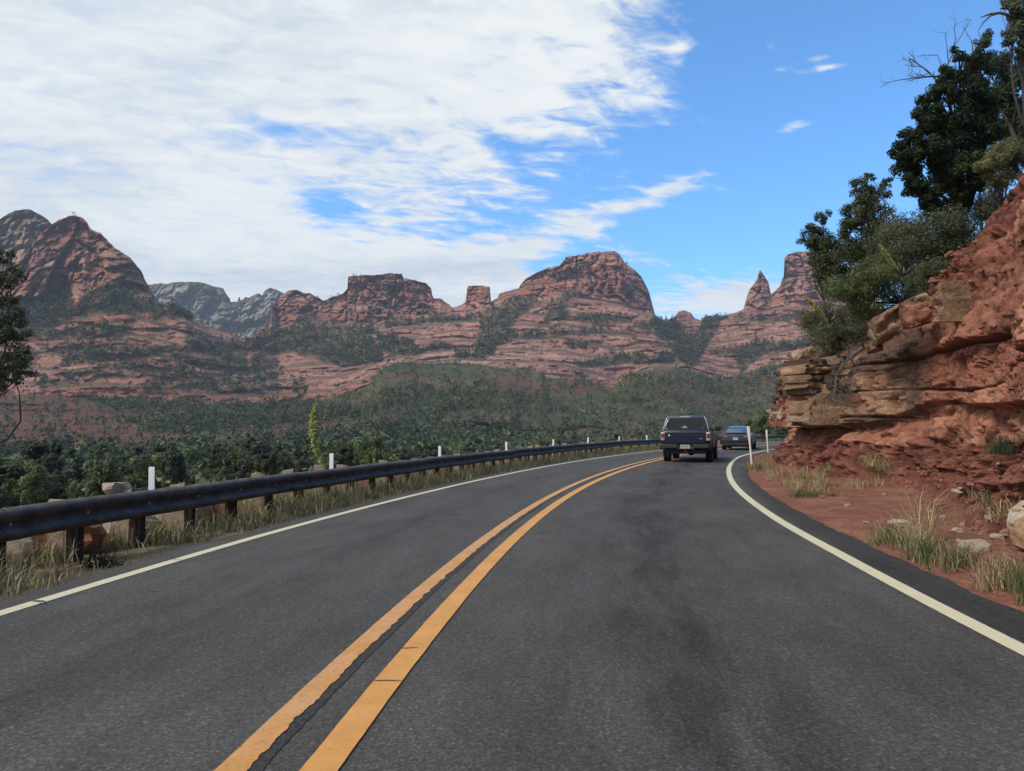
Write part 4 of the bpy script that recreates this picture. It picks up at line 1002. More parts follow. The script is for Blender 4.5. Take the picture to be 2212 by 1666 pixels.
plant('juniper_tree', 'looser grey green juniper behind the dense dark one', 'tree', b, bank_foot(2190, D), .16, 30000, .055, .38, (.062, .082, .040), 1.2, 501, M_BARK, 10, shell=.3)
D = 19.0
b = pix_blobs([(2195, 25, 30, 28), (2215, 70, 32, 32), (2180, 80, 24, 20), (2230, 0, 50, 40), (2205, 110, 26, 20), (2170, 5, 18, 16), (2260, 90, 50, 50)], D, .9)
plant('broadleaf_tree', 'pale green leafed tree reaching over the cut with a bare hooked branch', 'tree', b, bank_foot(2330, D), .08, 9000, .042, .5, (.10, .118, .052), 1.1, 502, M_DEAD, 8, tip=(.17, .17, .09))
root = bpy.data.objects['broadleaf_tree']; inv = np.array(root.location)
segs = [(at([2210, 2180, 2160, 2140, 2118], [40, 33, 28, 30, 38], D) - inv, np.array([.045, .04, .035, .028, .012])), (at([2160, 2140, 2125, 2112], [28, 34, 48, 68], D) - inv, np.array([.03, .025, .018, .008])),
        (at([2330, 2290, 2240, 2195], [300, 200, 110, 70], D) - inv, np.array([.10, .09, .07, .045]))]
wood('dead_branch', segs, M_DEAD, root)
# bare snag
rg = np.random.default_rng(503); D = 22.0; p0 = bank_foot(2075, D); root = empty('dead_tree', p0); tag(root, 'bare grey dead juniper limbs standing out above the dark juniper', 'tree')
segs = []; top = at(2045, 190, D) - p0
t = np.linspace(0, 1, 8)[:, None]; segs.append((top * t + np.sin(t * 3.1) * np.array([.2, 0, .1]), np.linspace(.09, .045, 8)))
for (a, b_), (c_, d_) in (((2045, 190), (1985, 160)), ((2045, 190), (2020, 110)), ((2030, 165), (1950, 175)), ((2050, 230), (1990, 235)), ((2045, 190), (2035, 80)), ((2010, 160), (1960, 120))):
    q0 = at(a, b_, D) - p0; q1 = at(c_, d_, D) - p0; branchy(q0, q1 - q0, np.linalg.norm(q1 - q0), .028, 2, rg, segs, .5, 4, .55)
wood('trunk', segs[:1], M_DEAD, root); wood('branch', segs[1:], M_DEAD, root, 4)
rg = np.random.default_rng(504); D = 23.0; p0 = bank_foot(2130, D); root = empty('dead_tree', p0); tag(root, 'single bare twig forking above the crown of the junipers', 'tree'); segs = []
q0 = at(2100, 95, D) - p0; segs.append((np.linspace(0, 1, 6)[:, None] * q0, np.linspace(.06, .02, 6))); q1 = at(2085, 58, D) - p0; branchy(q0, q1 - q0, np.linalg.norm(q1 - q0), .014, 1, rg, segs, .4, 3, .6)
wood('branch', segs, M_DEAD, root, 4)
# scrub oaks on the left shoulder of the bank
D = 25.0
b = pix_blobs([(1870, 400, 28, 22), (1900, 420, 30, 26), (1850, 440, 32, 28), (1885, 455, 36, 30), (1835, 475, 30, 24), (1860, 495, 36, 28), (1905, 485, 28, 28), (1822, 505, 22, 20), (1915, 395, 14, 14), (1880, 380, 12, 10)], D)
plant('oak_tree', 'open small leaved scrub oak with sky showing through its upper crown', 'tree', b, bank_foot(1880, D), .06, 14000, .040, .5, OAK, 1.3, 510, M_BARK, 10, shell=.2, cr=(.3, .6))
D = 27.0
b = pix_blobs([(1775, 470, 16, 20), (1755, 500, 22, 20), (1745, 525, 20, 16), (1785, 520, 32, 28), (1770, 545, 26, 22), (1800, 555, 32, 28), (1758, 562, 16, 12)], D)
plant('oak_tree', 'ragged scrub oak at the outer tip of the bank', 'tree', b, bank_foot(1800, D), .05, 11000, .040, .5, OAK, 1.3, 511, M_BARK, 10, shell=.2, cr=(.3, .6))
D = 25.5
b = pix_blobs(cl(1840, 570, 78, 60, 14, 1) + cl(1920, 525, 66, 52, 12, 2) + [(1795, 605, 34, 32), (1840, 615, 50, 36)], D)
plant('shrub', 'dark dense shrub mass under the scrub oaks', 'shrub', b, bank_foot(1870, D), .05, 30000, .048, .45, (.058, .072, .030), 1.2, 512, M_BARKDARK, 8)
D = 21.5
b = pix_blobs(cl(2010, 520, 120, 72, 20, 3) + cl(2100, 470, 76, 64, 14, 4) + [(1950, 560, 50, 42), (2140, 450, 40, 38), (2060, 560, 60, 36)], D)
plant('shrub', 'broad grey green bush filling the slope below the junipers', 'shrub', b, bank_foot(2040, D), .05, 50000, .046, .26, SAGE, 1.2, 513, M_BARK, 9, tip=(.15, .17, .10))
D = 19.5
b = pix_blobs(cl(2165, 350, 56, 46, 10, 5) + [(2200, 330, 40, 40), (2150, 390, 36, 26)], D)
plant('shrub', 'rounded olive bush at the lip of the steep red slope', 'shrub', b, bank_foot(2185, D), .04, 15000, .042, .3, OLIVE, 1.2, 514, M_BARK, 8, tip=(.14, .125, .06))
D = 21.0
b = pix_blobs(cl(1935, 600, 84, 52, 14, 6) + cl(1860, 640, 70, 50, 10, 7) + cl(2005, 592, 56, 36, 8, 16) + [(1960, 640, 36, 20), (1990, 615, 40, 22)], D)
plant('shrub', 'bright yellow green bush in front of the grey green one', 'shrub', b, bank_foot(1960, D), .04, 32000, .044, .22, LIME, 1.2, 515, M_BARK, 9, tip=SAGE)
D = 23.5
b = pix_blobs(cl(1800, 690, 78, 62, 14, 8) + cl(1870, 690, 66, 50, 10, 9) + cl(1775, 740, 40, 30, 7, 10) + cl(1830, 750, 60, 34, 8, 11), D)
plant('shrub', 'straggly grey twigged bush hanging over the layered outcrop', 'shrub', b, bank_foot(1840, D + .5), .05, 28000, .042, .24, (.11, .12, .062), 1.3, 516, M_DEAD, 9, tip=(.18, .17, .10), shell=.2)
root = [o for o in bpy.data.objects if o.get('label', '').startswith('straggly')][0]; p0 = np.array(root.location); rg = np.random.default_rng(9); segs = []
for _ in range(70):
    px, py = rg.uniform(1770, 1900), rg.uniform(640, 770); q = at(px, py, D - .7 + rg.normal(0, .3)) - p0; branchy(q, rg.normal(0, 1, 3) + np.array([-.6, -.3, .2]), rg.uniform(.4, .9), .008, 1, rg, segs, .8, 3, .6)
wood('bare_twigs', segs, M_DEAD, root, 3)
# fallen trunk lying down the slope with its dead root end over the outcrop
rg = np.random.default_rng(17); D = 20.6; root = empty('fallen_log', at(1930, 700, D)); p0 = np.array(root.location); tag(root, 'dark fallen trunk lying down the slope above the outcrop', 'log')
segs = [(at([2000, 1975, 1950, 1925, 1900, 1880, 1862], [632, 650, 664, 684, 704, 728, 752], [19.2, 19.5, 19.8, 20.1, 20.4, 20.7, 20.9]) - p0, np.array([.10, .14, .15, .15, .14, .12, .08]))]
wood('trunk', segs, M_BARKDARK, root, 8)
segs = []; q = at([1862, 1840, 1822, 1808, 1803, 1800], [752, 768, 785, 810, 838, 865], [20.7, 20.6, 20.5, 20.4, 20.3, 20.2]) - p0; segs.append((q, np.array([.07, .06, .05, .045, .035, .02])))
for i in range(1, 6):
    for _ in range(4): branchy(q[i], rg.normal(0, 1, 3) + np.array([-.3, -.4, -.5]), rg.uniform(.5, 1.1), .016, 2, rg, segs, .9, 3, .6)
wood('root', segs, M_DEAD, root, 4)

# flowering stalks
def stalk(label, pts, depth, w, seed, base_on):
    rg = np.random.default_rng(seed); P = at([p[0] for p in pts], [p[1] for p in pts], depth); base = P[-1].copy() if base_on is None else np.array([P[-1][0], P[-1][1], base_on]); root = empty('agave_stalk', base); tag(root, label, 'plant')
    t = np.linspace(0, 1, 16); k = np.linspace(0, 1, len(P)); Q = np.stack([np.interp(t, k, P[:, i]) for i in range(3)], 1) - base; Q = np.r_[Q, [[0, 0, -.1]]]
    MB().tube(Q, np.linspace(.012, .03, len(Q))).build('stem', mat_plain('stalk_stem', (.30, .25, .09), .7), root, True)
    n = 1700; tt = rg.random(n) ** .8 * .78; c = np.stack([np.interp(tt, np.linspace(0, 1, len(Q)), Q[:, i]) for i in range(3)], 1)
    ln = np.interp(tt, [0, .15, .55, .78], [.3, .9, 1, .35]) * w; d = rg.normal(size=(n, 3)); d[:, 2] = np.abs(d[:, 2]) * .9; d /= np.linalg.norm(d, axis=1)[:, None]
    c = c + d * (ln * rg.uniform(.1, 1, n))[:, None]; V, F = leaf_faces(c, rg.normal(size=(n, 3)), rg.uniform(.02, .05, n), .35, rg, True)
    C = np.repeat(np.array([.42, .44, .15]) * np.exp(rg.normal(0, .2, n))[:, None], 4, 0); link('flower_spike', mesh_np('flower_spike', V, F, M_LEAF, False, C), root)
    # rosette of stiff leaves at the foot
    V = []; F = []
    for i in range(26):
        a = rg.uniform(0, 6.28); L = rg.uniform(.35, .6); e = rg.uniform(.35, 1.1); u = np.array([math.cos(a) * math.cos(e), math.sin(a) * math.cos(e), math.sin(e)]); sd = np.array([-math.sin(a), math.cos(a), 0]) * .03; b0 = len(V)
        V += [-sd, sd, u * L * .55 + sd * .9, u * L * .55 - sd * .9, u * L]; F += [(b0, b0 + 1, b0 + 2, b0 + 3), (b0 + 3, b0 + 2, b0 + 4)]
    MB().add(V, F).build('leaf_rosette', mat_plain('agave_leaf', (.12, .15, .09), .6), root)
    return root
stalk('pale yellow flowering stalk leaning up behind the guardrail', [(683, 874), (677, 905), (675, 935), (681, 965), (697, 1010), (699, 1040)], 15.0, .08, 600, ground_at(-3.9, 15.0) - .05)
_p = at(1775, 690, 21.6); stalk('withered straw coloured stalk leaning out over the layered outcrop', [(1737, 642), (1748, 652), (1762, 664), (1776, 680), (1790, 700)], 21.6, .07, 601, None)
_p = at(1940, 600, 19.6); stalk('pale yellow stalk slanting through the bright green bush', [(1900, 528), (1912, 548), (1924, 566), (1938, 584), (1950, 600)], 19.6, .06, 602, None)

# ------------------------------------------------------------------ juniper at the picture's left edge, across the guardrail
D = 24.0; _p = at(-170, 700, D)
b = pix_blobs([(-20, 565, 46, 34), (5, 600, 40, 34), (-50, 640, 60, 60), (15, 690, 46, 38), (40, 730, 42, 32), (55, 770, 34, 28), (20, 780, 54, 44), (-60, 760, 60, 60), (40, 815, 34, 16), (-100, 560, 60, 60), (-140, 680, 70, 70), (-10, 830, 40, 26), (-120, 820, 60, 40), (25, 545, 12, 16), (35, 650, 18, 12)], D, .8)
plant('juniper_tree', 'grey green juniper with hanging boughs beyond the guardrail, its lower boughs darkest', 'tree', b, (_p[0], _p[1], ground_at(_p[0], _p[1])), .10, 21000, .065, .4, (.085, .10, .055), 1.3, 520, M_BARK, 8, shell=.35, tip=(.085, .085, .04))

# ------------------------------------------------------------------ woods: the largest trees singly, the rest as one mass
def crown_variant(seed, n, size, kind, quad):
    rg = np.random.default_rng(seed)
    if kind == 'round': bl = [((rg.normal(0, .16), rg.normal(0, .16), rg.uniform(.32, .78)), np.array([.22, .22, .20]) * rg.uniform(.8, 1.3)) for _ in range(9)]
    elif kind == 'tall': bl = [((rg.normal(0, .10 * (1.2 - z)), rg.normal(0, .10 * (1.2 - z)), z), np.array([.22, .22, .13]) * (1.25 - z * .85)) for z in np.linspace(.2, .95, 9)]
    else: bl = [((rg.normal(0, .25), rg.normal(0, .25), rg.uniform(.25, .6)), np.array([.26, .26, .22]) * rg.uniform(.7, 1.2)) for _ in range(7)]
    cl_ = []
    for c, r in bl:
        for _ in range(4):
            d = rg.normal(size=3); d /= np.linalg.norm(d); cl_.append((np.array(c) + d * r * .75, r * .45))
    P, N, k = crown_points(cl_, n, rg, .5); cen = np.array([0, 0, .45]); N = N * .8 + (P - cen) * 1.6 + np.array([0, 0, .3])
    V, F = leaf_faces(P, N, size * rg.uniform(.7, 1.3, n), .6, rg, quad)
    tone = rg.normal(0, .14, len(cl_))[k] + rg.normal(0, .12, n); return V, F, np.repeat(np.exp(tone), 4 if quad else 3)

TREECOL = [np.array(c) for c in ((.042, .052, .027), (.055, .068, .030), (.072, .082, .036), (.052, .056, .038), (.036, .048, .026), (.085, .105, .036))]
def single_trees():
    kinds = ['round', 'tall', 'round', 'low', 'tall', 'round']; ME = []; TR = []
    for i, k in enumerate(kinds):
        V, F, tn = crown_variant(700 + i, 2600, .033, k, True)
        ME.append(mesh_np('crown', V, F, M_LEAF, False, tn[:, None] * TREECOL[i] * 1.35))
        rg = np.random.default_rng(720 + i); m = MB(); m.tube([(0, 0, -.08), (.01, 0, .15), (.02, .01, .4), (.0, .02, .75)], [.035, .028, .022, .008], 5)
        for _ in range(6):
            a = rg.uniform(0, 6.28); z = rg.uniform(.15, .6); m.tube([(0.01, 0, z), (.09 * math.cos(a), .09 * math.sin(a), z + .07), (.2 * math.cos(a), .2 * math.sin(a), z + .12)], [.012, .009, .004], 4)
        o = m.build('trunk', M_BARK); TR.append(o.data); bpy.data.objects.remove(o)
    rg = np.random.default_rng(730); n = 0
    spots = [(544, 938, 62, 1, 7), (265, 1000, 40, 0, 0), (316, 996, 44, 0, 0), (397, 984, 58, 2, 0), (162, 975, 60, 4, 0), (22, 998, 40, 0, 0), (607, 974, 60, 2, 0), (754, 966, 46, 5, 0), (725, 975, 40, 5, 0), (800, 985, 40, 5, 0), (470, 985, 50, 0, 0), (100, 1000, 42, 2, 0),
             (880, 962, 55, 3, 0), (1010, 958, 60, 1, 0), (1645, 884, 86, 5, 0), (1608, 915, 84, 2, 0), (1690, 905, 90, 5, 0), (1440, 938, 78, 3, 0), (1180, 950, 70, 2, 0), (1330, 945, 74, 0, 0), (215, 965, 75, 1, 0), (640, 965, 80, 4, 0), (350, 965, 85, 1, 0), (940, 955, 80, 0, 0)]
    LOOK = ['round crowned dark juniper', 'tall pointed green pine', 'round olive green juniper', 'low spreading grey green', 'slim dark pine', 'bright green round crowned']
    NAMED = {0: 'tall tree standing clear of the others just beside the flowering stalk', 14: 'bright green tree beyond the bend behind the grey sedan', 15: 'olive tree beside the bright green tree behind the grey sedan', 7: 'bright green tree behind the white plate past the flowering stalk'}
    def put(x, y, z0, h, k, wd, lab=None):
        root = empty('hillside_tree', (x, y, z0), rg.uniform(0, 6.28)); root.scale = (h * wd, h * wd, h)
        tag(root, lab or f"{LOOK[k]} tree on the {'near' if y < 60 else 'middle' if y < 110 else 'far'} part of the wooded slope below the guardrail", 'tree', 'trees on the slope below the guardrail')
        link('crown', ME[k], root); link('trunk', TR[k], root)
    for i_, (px, py, dep, k, _) in enumerate(spots):
        p = at(px, py, dep); z0 = ground_at(p[0], p[1]); put(p[0], p[1], z0 - .1, max(2.0, p[2] - z0) * 1.04, k, .8 if k in (1, 4) else 1.0, NAMED.get(i_)); n += 1
    while n < 296:
        dep = 24 + 150 * rg.random() ** .8; px = rg.uniform(-160, 1640); p = at(px, 900, dep); s, o = to_so(p[None, :2])
        if o[0] > off_rail(s[0]) - 5: continue
        z0 = ground_at(p[0], p[1]); d = -o[0]; h = rg.uniform(2.2, 4.5) + .045 * dep * rg.uniform(.6, 1.3)
        top = 924 - (z0 + h - CAM_H) / dep * FV
        if top < 940: h = (924 - rg.uniform(945, 1000)) / FV * dep + CAM_H - z0
        if h < 1.5: continue
        put(p[0], p[1], z0 - .1, h, int(rg.integers(6)), rg.uniform(.7, 1.05)); n += 1
single_trees()

def forest(name, label, pos, hgt, seed, nv, size, bright=1.0, relief_tone=None):
    rg = np.random.default_rng(seed); kinds = ['round', 'tall', 'low', 'round', 'tall', 'round']; var = [crown_variant(seed + 10 + i, nv, size, k, False) for i, k in enumerate(kinds)]
    vi = rg.choice(6, len(pos), p=[.24, .2, .16, .2, .1, .1]); Vs, Fs, Cs = [], [], []; base = 0
    patch = fbm(pos * .012, 3, seed)
    for i in range(6):
        k = np.nonzero(vi == i)[0]; V, F, tn = var[i]; a = rg.uniform(0, 6.28, len(k)); c, s = np.cos(a), np.sin(a); h = hgt[k]; w = h * rg.uniform(.75, 1.15, len(k))
        X = (V[None, :, 0] * c[:, None] - V[None, :, 1] * s[:, None]) * w[:, None]; Y = (V[None, :, 0] * s[:, None] + V[None, :, 1] * c[:, None]) * w[:, None]; Z = V[None, :, 2] * h[:, None] - .3
        W = np.stack([X, Y, Z], -1) + pos[k][:, None]; n = len(V)
        Fs.append((F[None] + (base + np.arange(len(k)) * n)[:, None, None]).reshape(-1, 3)); Vs.append(W.reshape(-1, 3)); base += len(k) * n
        ci = rg.choice(6, len(k), p=[.26, .2, .16, .16, .16, .06]); col = np.array(TREECOL)[ci] * 1.25 * np.exp(rg.normal(0, .2, len(k)))[:, None]
        if relief_tone is not None: col = col * (.85 + .5 * relief_tone[k])[:, None] * np.array([1.0, 1.04, .92])  # species tone plus relief shading in the colour: brighter on spurs, darker in gullies
        g = sstep(patch[k], .0, .4)[:, None]; col = col * (1 - .4 * g) + np.array([.080, .098, .038]) * .4 * g
        Cs.append((col[:, None] * tn[None, :, None] * bright).reshape(-1, 3))
    o = link(name, mesh_np(name, np.concatenate(Vs), np.concatenate(Fs), M_FOREST, False, np.concatenate(Cs))); tag(o, label, 'forest', kind='stuff')

def sample(Vg, r, c):
    r0 = np.clip(r.astype(int), 0, Vg.shape[0] - 2); c0 = np.clip(c.astype(int), 0, Vg.shape[1] - 2); fr = (r - r0)[:, None]; fc = (c - c0)[:, None]
    return (Vg[r0, c0] * (1 - fr) + Vg[r0 + 1, c0] * fr) * (1 - fc) + (Vg[r0, c0 + 1] * (1 - fr) + Vg[r0 + 1, c0 + 1] * fr) * fc

def scatter():
    rg = np.random.default_rng(800)
    vx, V, Y, SP = HILL; n = 40000; r = rg.uniform(0, 78.9, n); c = rg.uniform(0, V.shape[1] - 1.1, n)
    px = np.interp(c, np.arange(len(vx)), vx); py = Y[r.astype(int), c.astype(int)]; p = sample(V, r, c)
    dens = np.where(red_area(px, py) > 0, .13, (.26 + .75 * sstep(fbm(p * .02, 3, 801), -.35, .2)) * (1 - .0 * sstep(SP[np.clip(r.astype(int), 0, 79), c.astype(int)], .45, .85))); keep = (rg.random(n) < dens) & (px < 2300)
    spur_tone = sstep(SP[np.clip(r.astype(int), 0, 79), c.astype(int)][keep], .0, .75); p = p[keep]; h = np.clip(np.exp(rg.normal(1.15, .42, len(p))), 1.0, 8) * (1 - .12 * sstep(SP[np.clip(r.astype(int), 0, 79), c.astype(int)][keep], .45, .85))
    forest('hillside_wood', 'mixed juniper and pine wood covering the lower hillside', p, h, 810, 20, .135, 1.0, spur_tone)
    # low scrub on the bank just beyond the guardrail
    m = 1150; s = rg.uniform(2, 62, m); o = off_rail(s) - 1.3 - 46 * rg.random(m) ** 1.5; q = road(s, o, 0); q = q[q[:, 1] > 2]; q[:, 2] = ground_z(q[:, :2])
    forest('slope_scrub', 'low olive scrub covering the bank just beyond the guardrail', q, np.clip(np.exp(rg.normal(-.35, .35, len(q))), .3, 1.5), 850, 72, .085, 1.3)
    vx, V, Y, ZN, t = MOUNT; n = 90000; r = rg.uniform(8, V.shape[0] - 1.1, n); c = rg.uniform(0, V.shape[1] - 1.1, n)
    px = np.interp(c, np.arange(len(vx)), vx); ri = r.astype(int); py = Y[ri, c.astype(int)]; zn = ZN[ri, c.astype(int)]; tt = t[ri, c.astype(int)]; p = sample(V, r, c)
    fm = forest_mask(px, py); dens = np.where(zn == 2, np.where(tt > .985, .10, .0), np.where(zn == 0, .12, .010 + .03 * sstep(fbm(p * .03, 3, 802), .1, .4)))
    dens = np.maximum(dens, fm * .40 * np.where(zn == 2, .55, 1)); keep = rg.random(n) < dens; p = p[keep]; h = np.clip(np.exp(rg.normal(1.45, .35, len(p))), 1.5, 9) * np.where(fm[keep] > 0, 1.15, .7)
    forest('mountain_wood', 'dark pine and juniper woods in bands along the red benches', p, h, 830, 26, .13, .85)
    print('forest trees', len(p))
scatter()

# ------------------------------------------------------------------ grass
def blades(base, hgt, lean, width, col, rg, two=True):
    """each blade a bent strip; base (n,3)"""
    n = len(base); a = rg.uniform(0, 6.28, n); d = np.stack([np.cos(a), np.sin(a), 0 * a], 1); sd = np.stack([-np.sin(a), np.cos(a), 0 * a], 1)
    sd = np.where(rg.random(n)[:, None] < .7, np.array([1.0, 0.15, 0]), sd) * (width / 2)[:, None]
    m = base + d * (lean * hgt * .35)[:, None] + np.array([0, 0, 1.0]) * (hgt * .6)[:, None]; tip = base + d * (lean * hgt)[:, None] + np.array([0, 0, 1.0]) * (hgt * (1 - .25 * lean))[:, None]
    if two:
        V = np.stack([base - sd, base + sd, m + sd * .7, m - sd * .7, tip], 1); i = np.arange(n)[:, None] * 5; F = np.concatenate([i + [0, 1, 2], i + [0, 2, 3], i + [3, 2, 4]]); k = 5
    else:
        V = np.stack([base - sd, base + sd, tip], 1); F = np.arange(n * 3).reshape(n, 3); k = 3
    return V.reshape(-1, 3), F, np.repeat(col, k, 0)

STRAW = np.array([.46, .37, .21]); DRYG = np.array([.27, .24, .125]); GRN = np.array([.105, .14, .055]); BRN = np.array([.20, .14, .085]); BLUG = np.array([.10, .13, .075])
def tufts(name, centres, per, hmean, spread, palette, pw, seed, label=None, kind='stuff', cat='grass', wid=.010, hs=None):
    rg = np.random.default_rng(seed); n = len(centres); k = np.repeat(np.arange(n), per); m = len(k)
    b = centres[k] + np.c_[rg.normal(0, spread, m), rg.normal(0, spread, m), np.zeros(m) - .02]; th = (hs if hs is not None else np.ones(n)) * rg.uniform(.6, 1.3, n)
    h = hmean * th[k] * rg.uniform(.35, 1.15, m); tc = rg.choice(len(palette), n, p=pw); bc = np.where(rg.random(m) < .7, tc[k], rg.choice(len(palette), m, p=pw))
    col = np.array(palette)[bc] * np.exp(rg.normal(0, .22, m))[:, None]; V, F, C = blades(b, h, rg.uniform(.15, 1.25, m), wid * rg.uniform(.6, 1.3, m), col, rg)
    o = link(name, mesh_np(name, V, F, M_GRASS, False, C))
    if label: tag(o, label, cat, kind=kind)
    return o

def verge_grass():
    rg = np.random.default_rng(900); n = 4600; s = 2.5 + 52 * rg.random(n) ** 1.9; u = rg.random(n); lo = off_rail(s) - 1.1; hi = off_LW(s) - .52; o = lo + (hi - lo) * u
    p = road(s, o, 0); keep = fbm(p * .8, 3, 901) > -.52; keep &= ~((s > 6.4) & (s < 10.9) & (o < off_rail(s) + .35) & (rg.random(len(s)) < .5)); s, o, p = s[keep], o[keep], p[keep]; z = ground_z(p[:, :2]); p[:, 2] = z
    hs = np.interp(-(o - hi[keep]), [0, .3, .9, 1.6], [.45, .95, 1.25, 1.3]) * np.where((s > 6.4) & (s < 10.9), .72, 1.0); tufts('verge_grass', p, 15, .40, .11, [STRAW, DRYG, GRN, BRN], [.33, .30, .27, .10], 902, 'dry straw and olive grass along the guardrail', hs=hs)
    # right verge: thin dry grass at the foot of the bank and round the marker posts
    pts = []
    for (x0, x1, y0, y1, n) in ((1600, 1690, 965, 1012, 110), (1690, 1790, 1010, 1045, 70), (1860, 1925, 985, 1042, 50), (1790, 1860, 1035, 1050, 30), (1700, 1780, 1036, 1062, 40), (1930, 2200, 1190, 1230, 40), (1830, 1960, 1135, 1175, 36), (2000, 2180, 1060, 1130, 26)):
        for _ in range(n): pts.append(cut_point(rg.uniform(x0, x1), rg.uniform(y0, y1)))
    pts = np.array(pts); s, o = to_so(pts[:, :2]); pts = pts[o > off_RW(s) + .7]
    tufts('dry_grass', pts[::2], 22, .24, .07, [STRAW, DRYG, GRN, BRN], [.5, .22, .18, .10], 903, 'thin dry grass at the foot of the red bank')
verge_grass()

def clump(label, px, py, n, h, spread, pal, pw, seed, wid=.009, name='grass_clump'):
    c = cut_point(px, py); rg = np.random.default_rng(seed); cs = np.repeat(c[None], n, 0) + np.c_[rg.normal(0, spread, n), rg.normal(0, spread, n), np.zeros(n)]
    s, o = to_so(cs[:, :2]); ok = o > off_RW(s) + .62; cs = cs[ok]
    o = tufts(name, cs, 46, h, .06, pal, pw, seed, label, 'thing', 'grass', wid); return o
clump('large fresh green grass clump at the edge of the dark asphalt', 2015, 1212, 8, .36, .18, [GRN * 1.15, BLUG, STRAW], [.68, .24, .08], 910)
clump('tall fresh green grass clump nearest the leaning pale slab', 2190, 1275, 8, .42, .18, [GRN * 1.15, BLUG, STRAW], [.70, .22, .08], 911)
clump('low spreading green weeds by the asphalt edge', 1900, 1170, 10, .22, .30, [GRN, BLUG, DRYG], [.5, .3, .2], 912)
clump('thin tall straw stems standing among the stones', 2020, 1170, 3, .8, .16, [STRAW, DRYG], [.8, .2], 913, .007)
clump('yellow green grass tuft round the foot of the white marker post', 1628, 1008, 9, .42, .40, [np.array([.16, .16, .06]), STRAW, GRN], [.5, .25, .25], 914, .012)
clump('low green grass patch on the red dirt before the outcrop', 1735, 1062, 14, .16, .2, [GRN, DRYG], [.7, .3], 915)
clump('golden dry grass tuft growing at the corner of the bank', 1890, 1000, 7, .45, .26, [STRAW, BRN], [.8, .2], 916, .010)
clump('tawny dry grass under the lip of the outcrop', 1722, 1026, 8, .34, .35, [STRAW, BRN], [.75, .25], 917, .010)
clump('small blue green weed rooted on the bare bank', 2165, 975, 8, .34, .12, [np.array([.06, .085, .05]), BLUG], [.7, .3], 918)
c = on_ground(225, 1225); rgx = np.random.default_rng(920); root = empty('dead_bush', (c[0] - .1, c[1] + .1, -.02)); tag(root, 'small blackened dead bush in the verge grass before the guardrail', 'bush'); sg = []
for _ in range(60): branchy(rgx.normal(0, .07, 3) * [1, 1, 0], rgx.normal(0, 1, 3) + np.array([0, 0, .9]), rgx.uniform(.12, .32), .008, 1, rgx, sg, .9, 2, .6)
wood('twigs', sg, M_BARKDARK, root, 3)

# ------------------------------------------------------------------ guardrail
M_RAIL = mat_plain('weathered_dark_rail', (.075, .070, .067), .62, .0, .2, .5, 6.0)
def build_guardrail():
    root = empty('guardrail', road(8.0, float(off_rail(8.0)) - .3, 0)); p0 = np.array(root.location)
    tag(root, 'dark weathered steel guardrail on timber posts along the outer edge of the bend', 'guardrail')
    prof_ = np.array([(-.022, .155), (.002, .152), (.045, .128), (.058, .105), (.060, .085), (.050, .060), (-.006, .022), (-.016, 0), (-.006, -.022), (.050, -.060), (.060, -.085), (.058, -.105), (.045, -.128), (.002, -.152), (-.022, -.155)])
    back = prof_[::-1] - np.array([.005, 0]); loop = np.r_[prof_, back]; zc = .495
    s0 = -5.0; k = 0; rg = np.random.default_rng(930)
    while s0 < 96:
        ss = np.linspace(s0, s0 + 3.81 + .28, 14); sec = []
        dz = rg.normal(0, .006)
        for s in ss:
            sag = .006 * math.sin((s - s0) * 1.6); o = float(off_rail(s)) + (k % 2) * .005
            sec.append(road(np.full(len(loop), s), o + loop[:, 0], zc + dz + sag + loop[:, 1]) - p0)
        MB().loft(sec).build('rail_beam', M_RAIL, root, True); s0 += 3.81; k += 1
    tim = []
    for i in range(3):
        m = MB(); rg2 = np.random.default_rng(940 + i); n = 4
        m.box((0, 0, .30), (.21, .20, 1.0), .012); v = np.array(m.v); v[:, :2] += rg2.normal(0, .006, (len(v), 2)); v[:, 2] += np.where(v[:, 2] > .5, rg2.normal(0, .012, len(v)), 0); m.v = [tuple(q) for q in v]
        o = m.build('timber_post', M_TIMBER if i != 1 else M_TIMBERB); tim.append(o.data); bpy.data.objects.remove(o)
    o = MB().box((0, 0, .14), (.05, .10, .92), .006).build('steel_post', M_STEELDARK); st = o.data; bpy.data.objects.remove(o)
    o = MB().cyl((0, 0, 0), .017, .02, 'x', 10).build('bolt', M_BOLT); bt = o.data; bpy.data.objects.remove(o)
    s = -4.0
    while s < 70:
        h = heading(s); r = float(off_rail(s))
        t = link('timber_post', tim[int(rg.integers(3))], root, road(s + rg.normal(0, .03), r - .27 + rg.normal(0, .015), rg.normal(-.15, .03)) - p0); t.rotation_euler = (rg.normal(0, .025), rg.normal(0, .025), -h + rg.normal(0, .08))
        t = link('steel_post', st, root, road(s + .05, r - .10, 0) - p0); t.rotation_euler = (0, 0, -h)
        t = link('bolt', bt, root, road(s + .05, r - .008, zc) - p0); t.rotation_euler = (0, 0, -h); s += .953 if s < 40 else 1.9
    for s in (3.0, 8.75, 13.5, 19.3, 25.3, 31.0, 36.6, 42.5, 48.5, 54.5):
        m = MB().box((0, 0, .74), (.075, .008, .34), .003).build('reflector_plate', M_WHITE, root, loc=road(s, float(off_rail(s)) - .20, 0) - p0); m.rotation_euler = (rg.normal(0, .03), rg.normal(0, .03), -heading(s) + .2)
build_guardrail()
boulder('stone', 'ragged pale stone lying on top of the timber guardrail posts', road(8.35, float(off_rail(8.0)) - .32, .655), (.30, .2, .13), M_ROCKPALE, 470, 1.0)

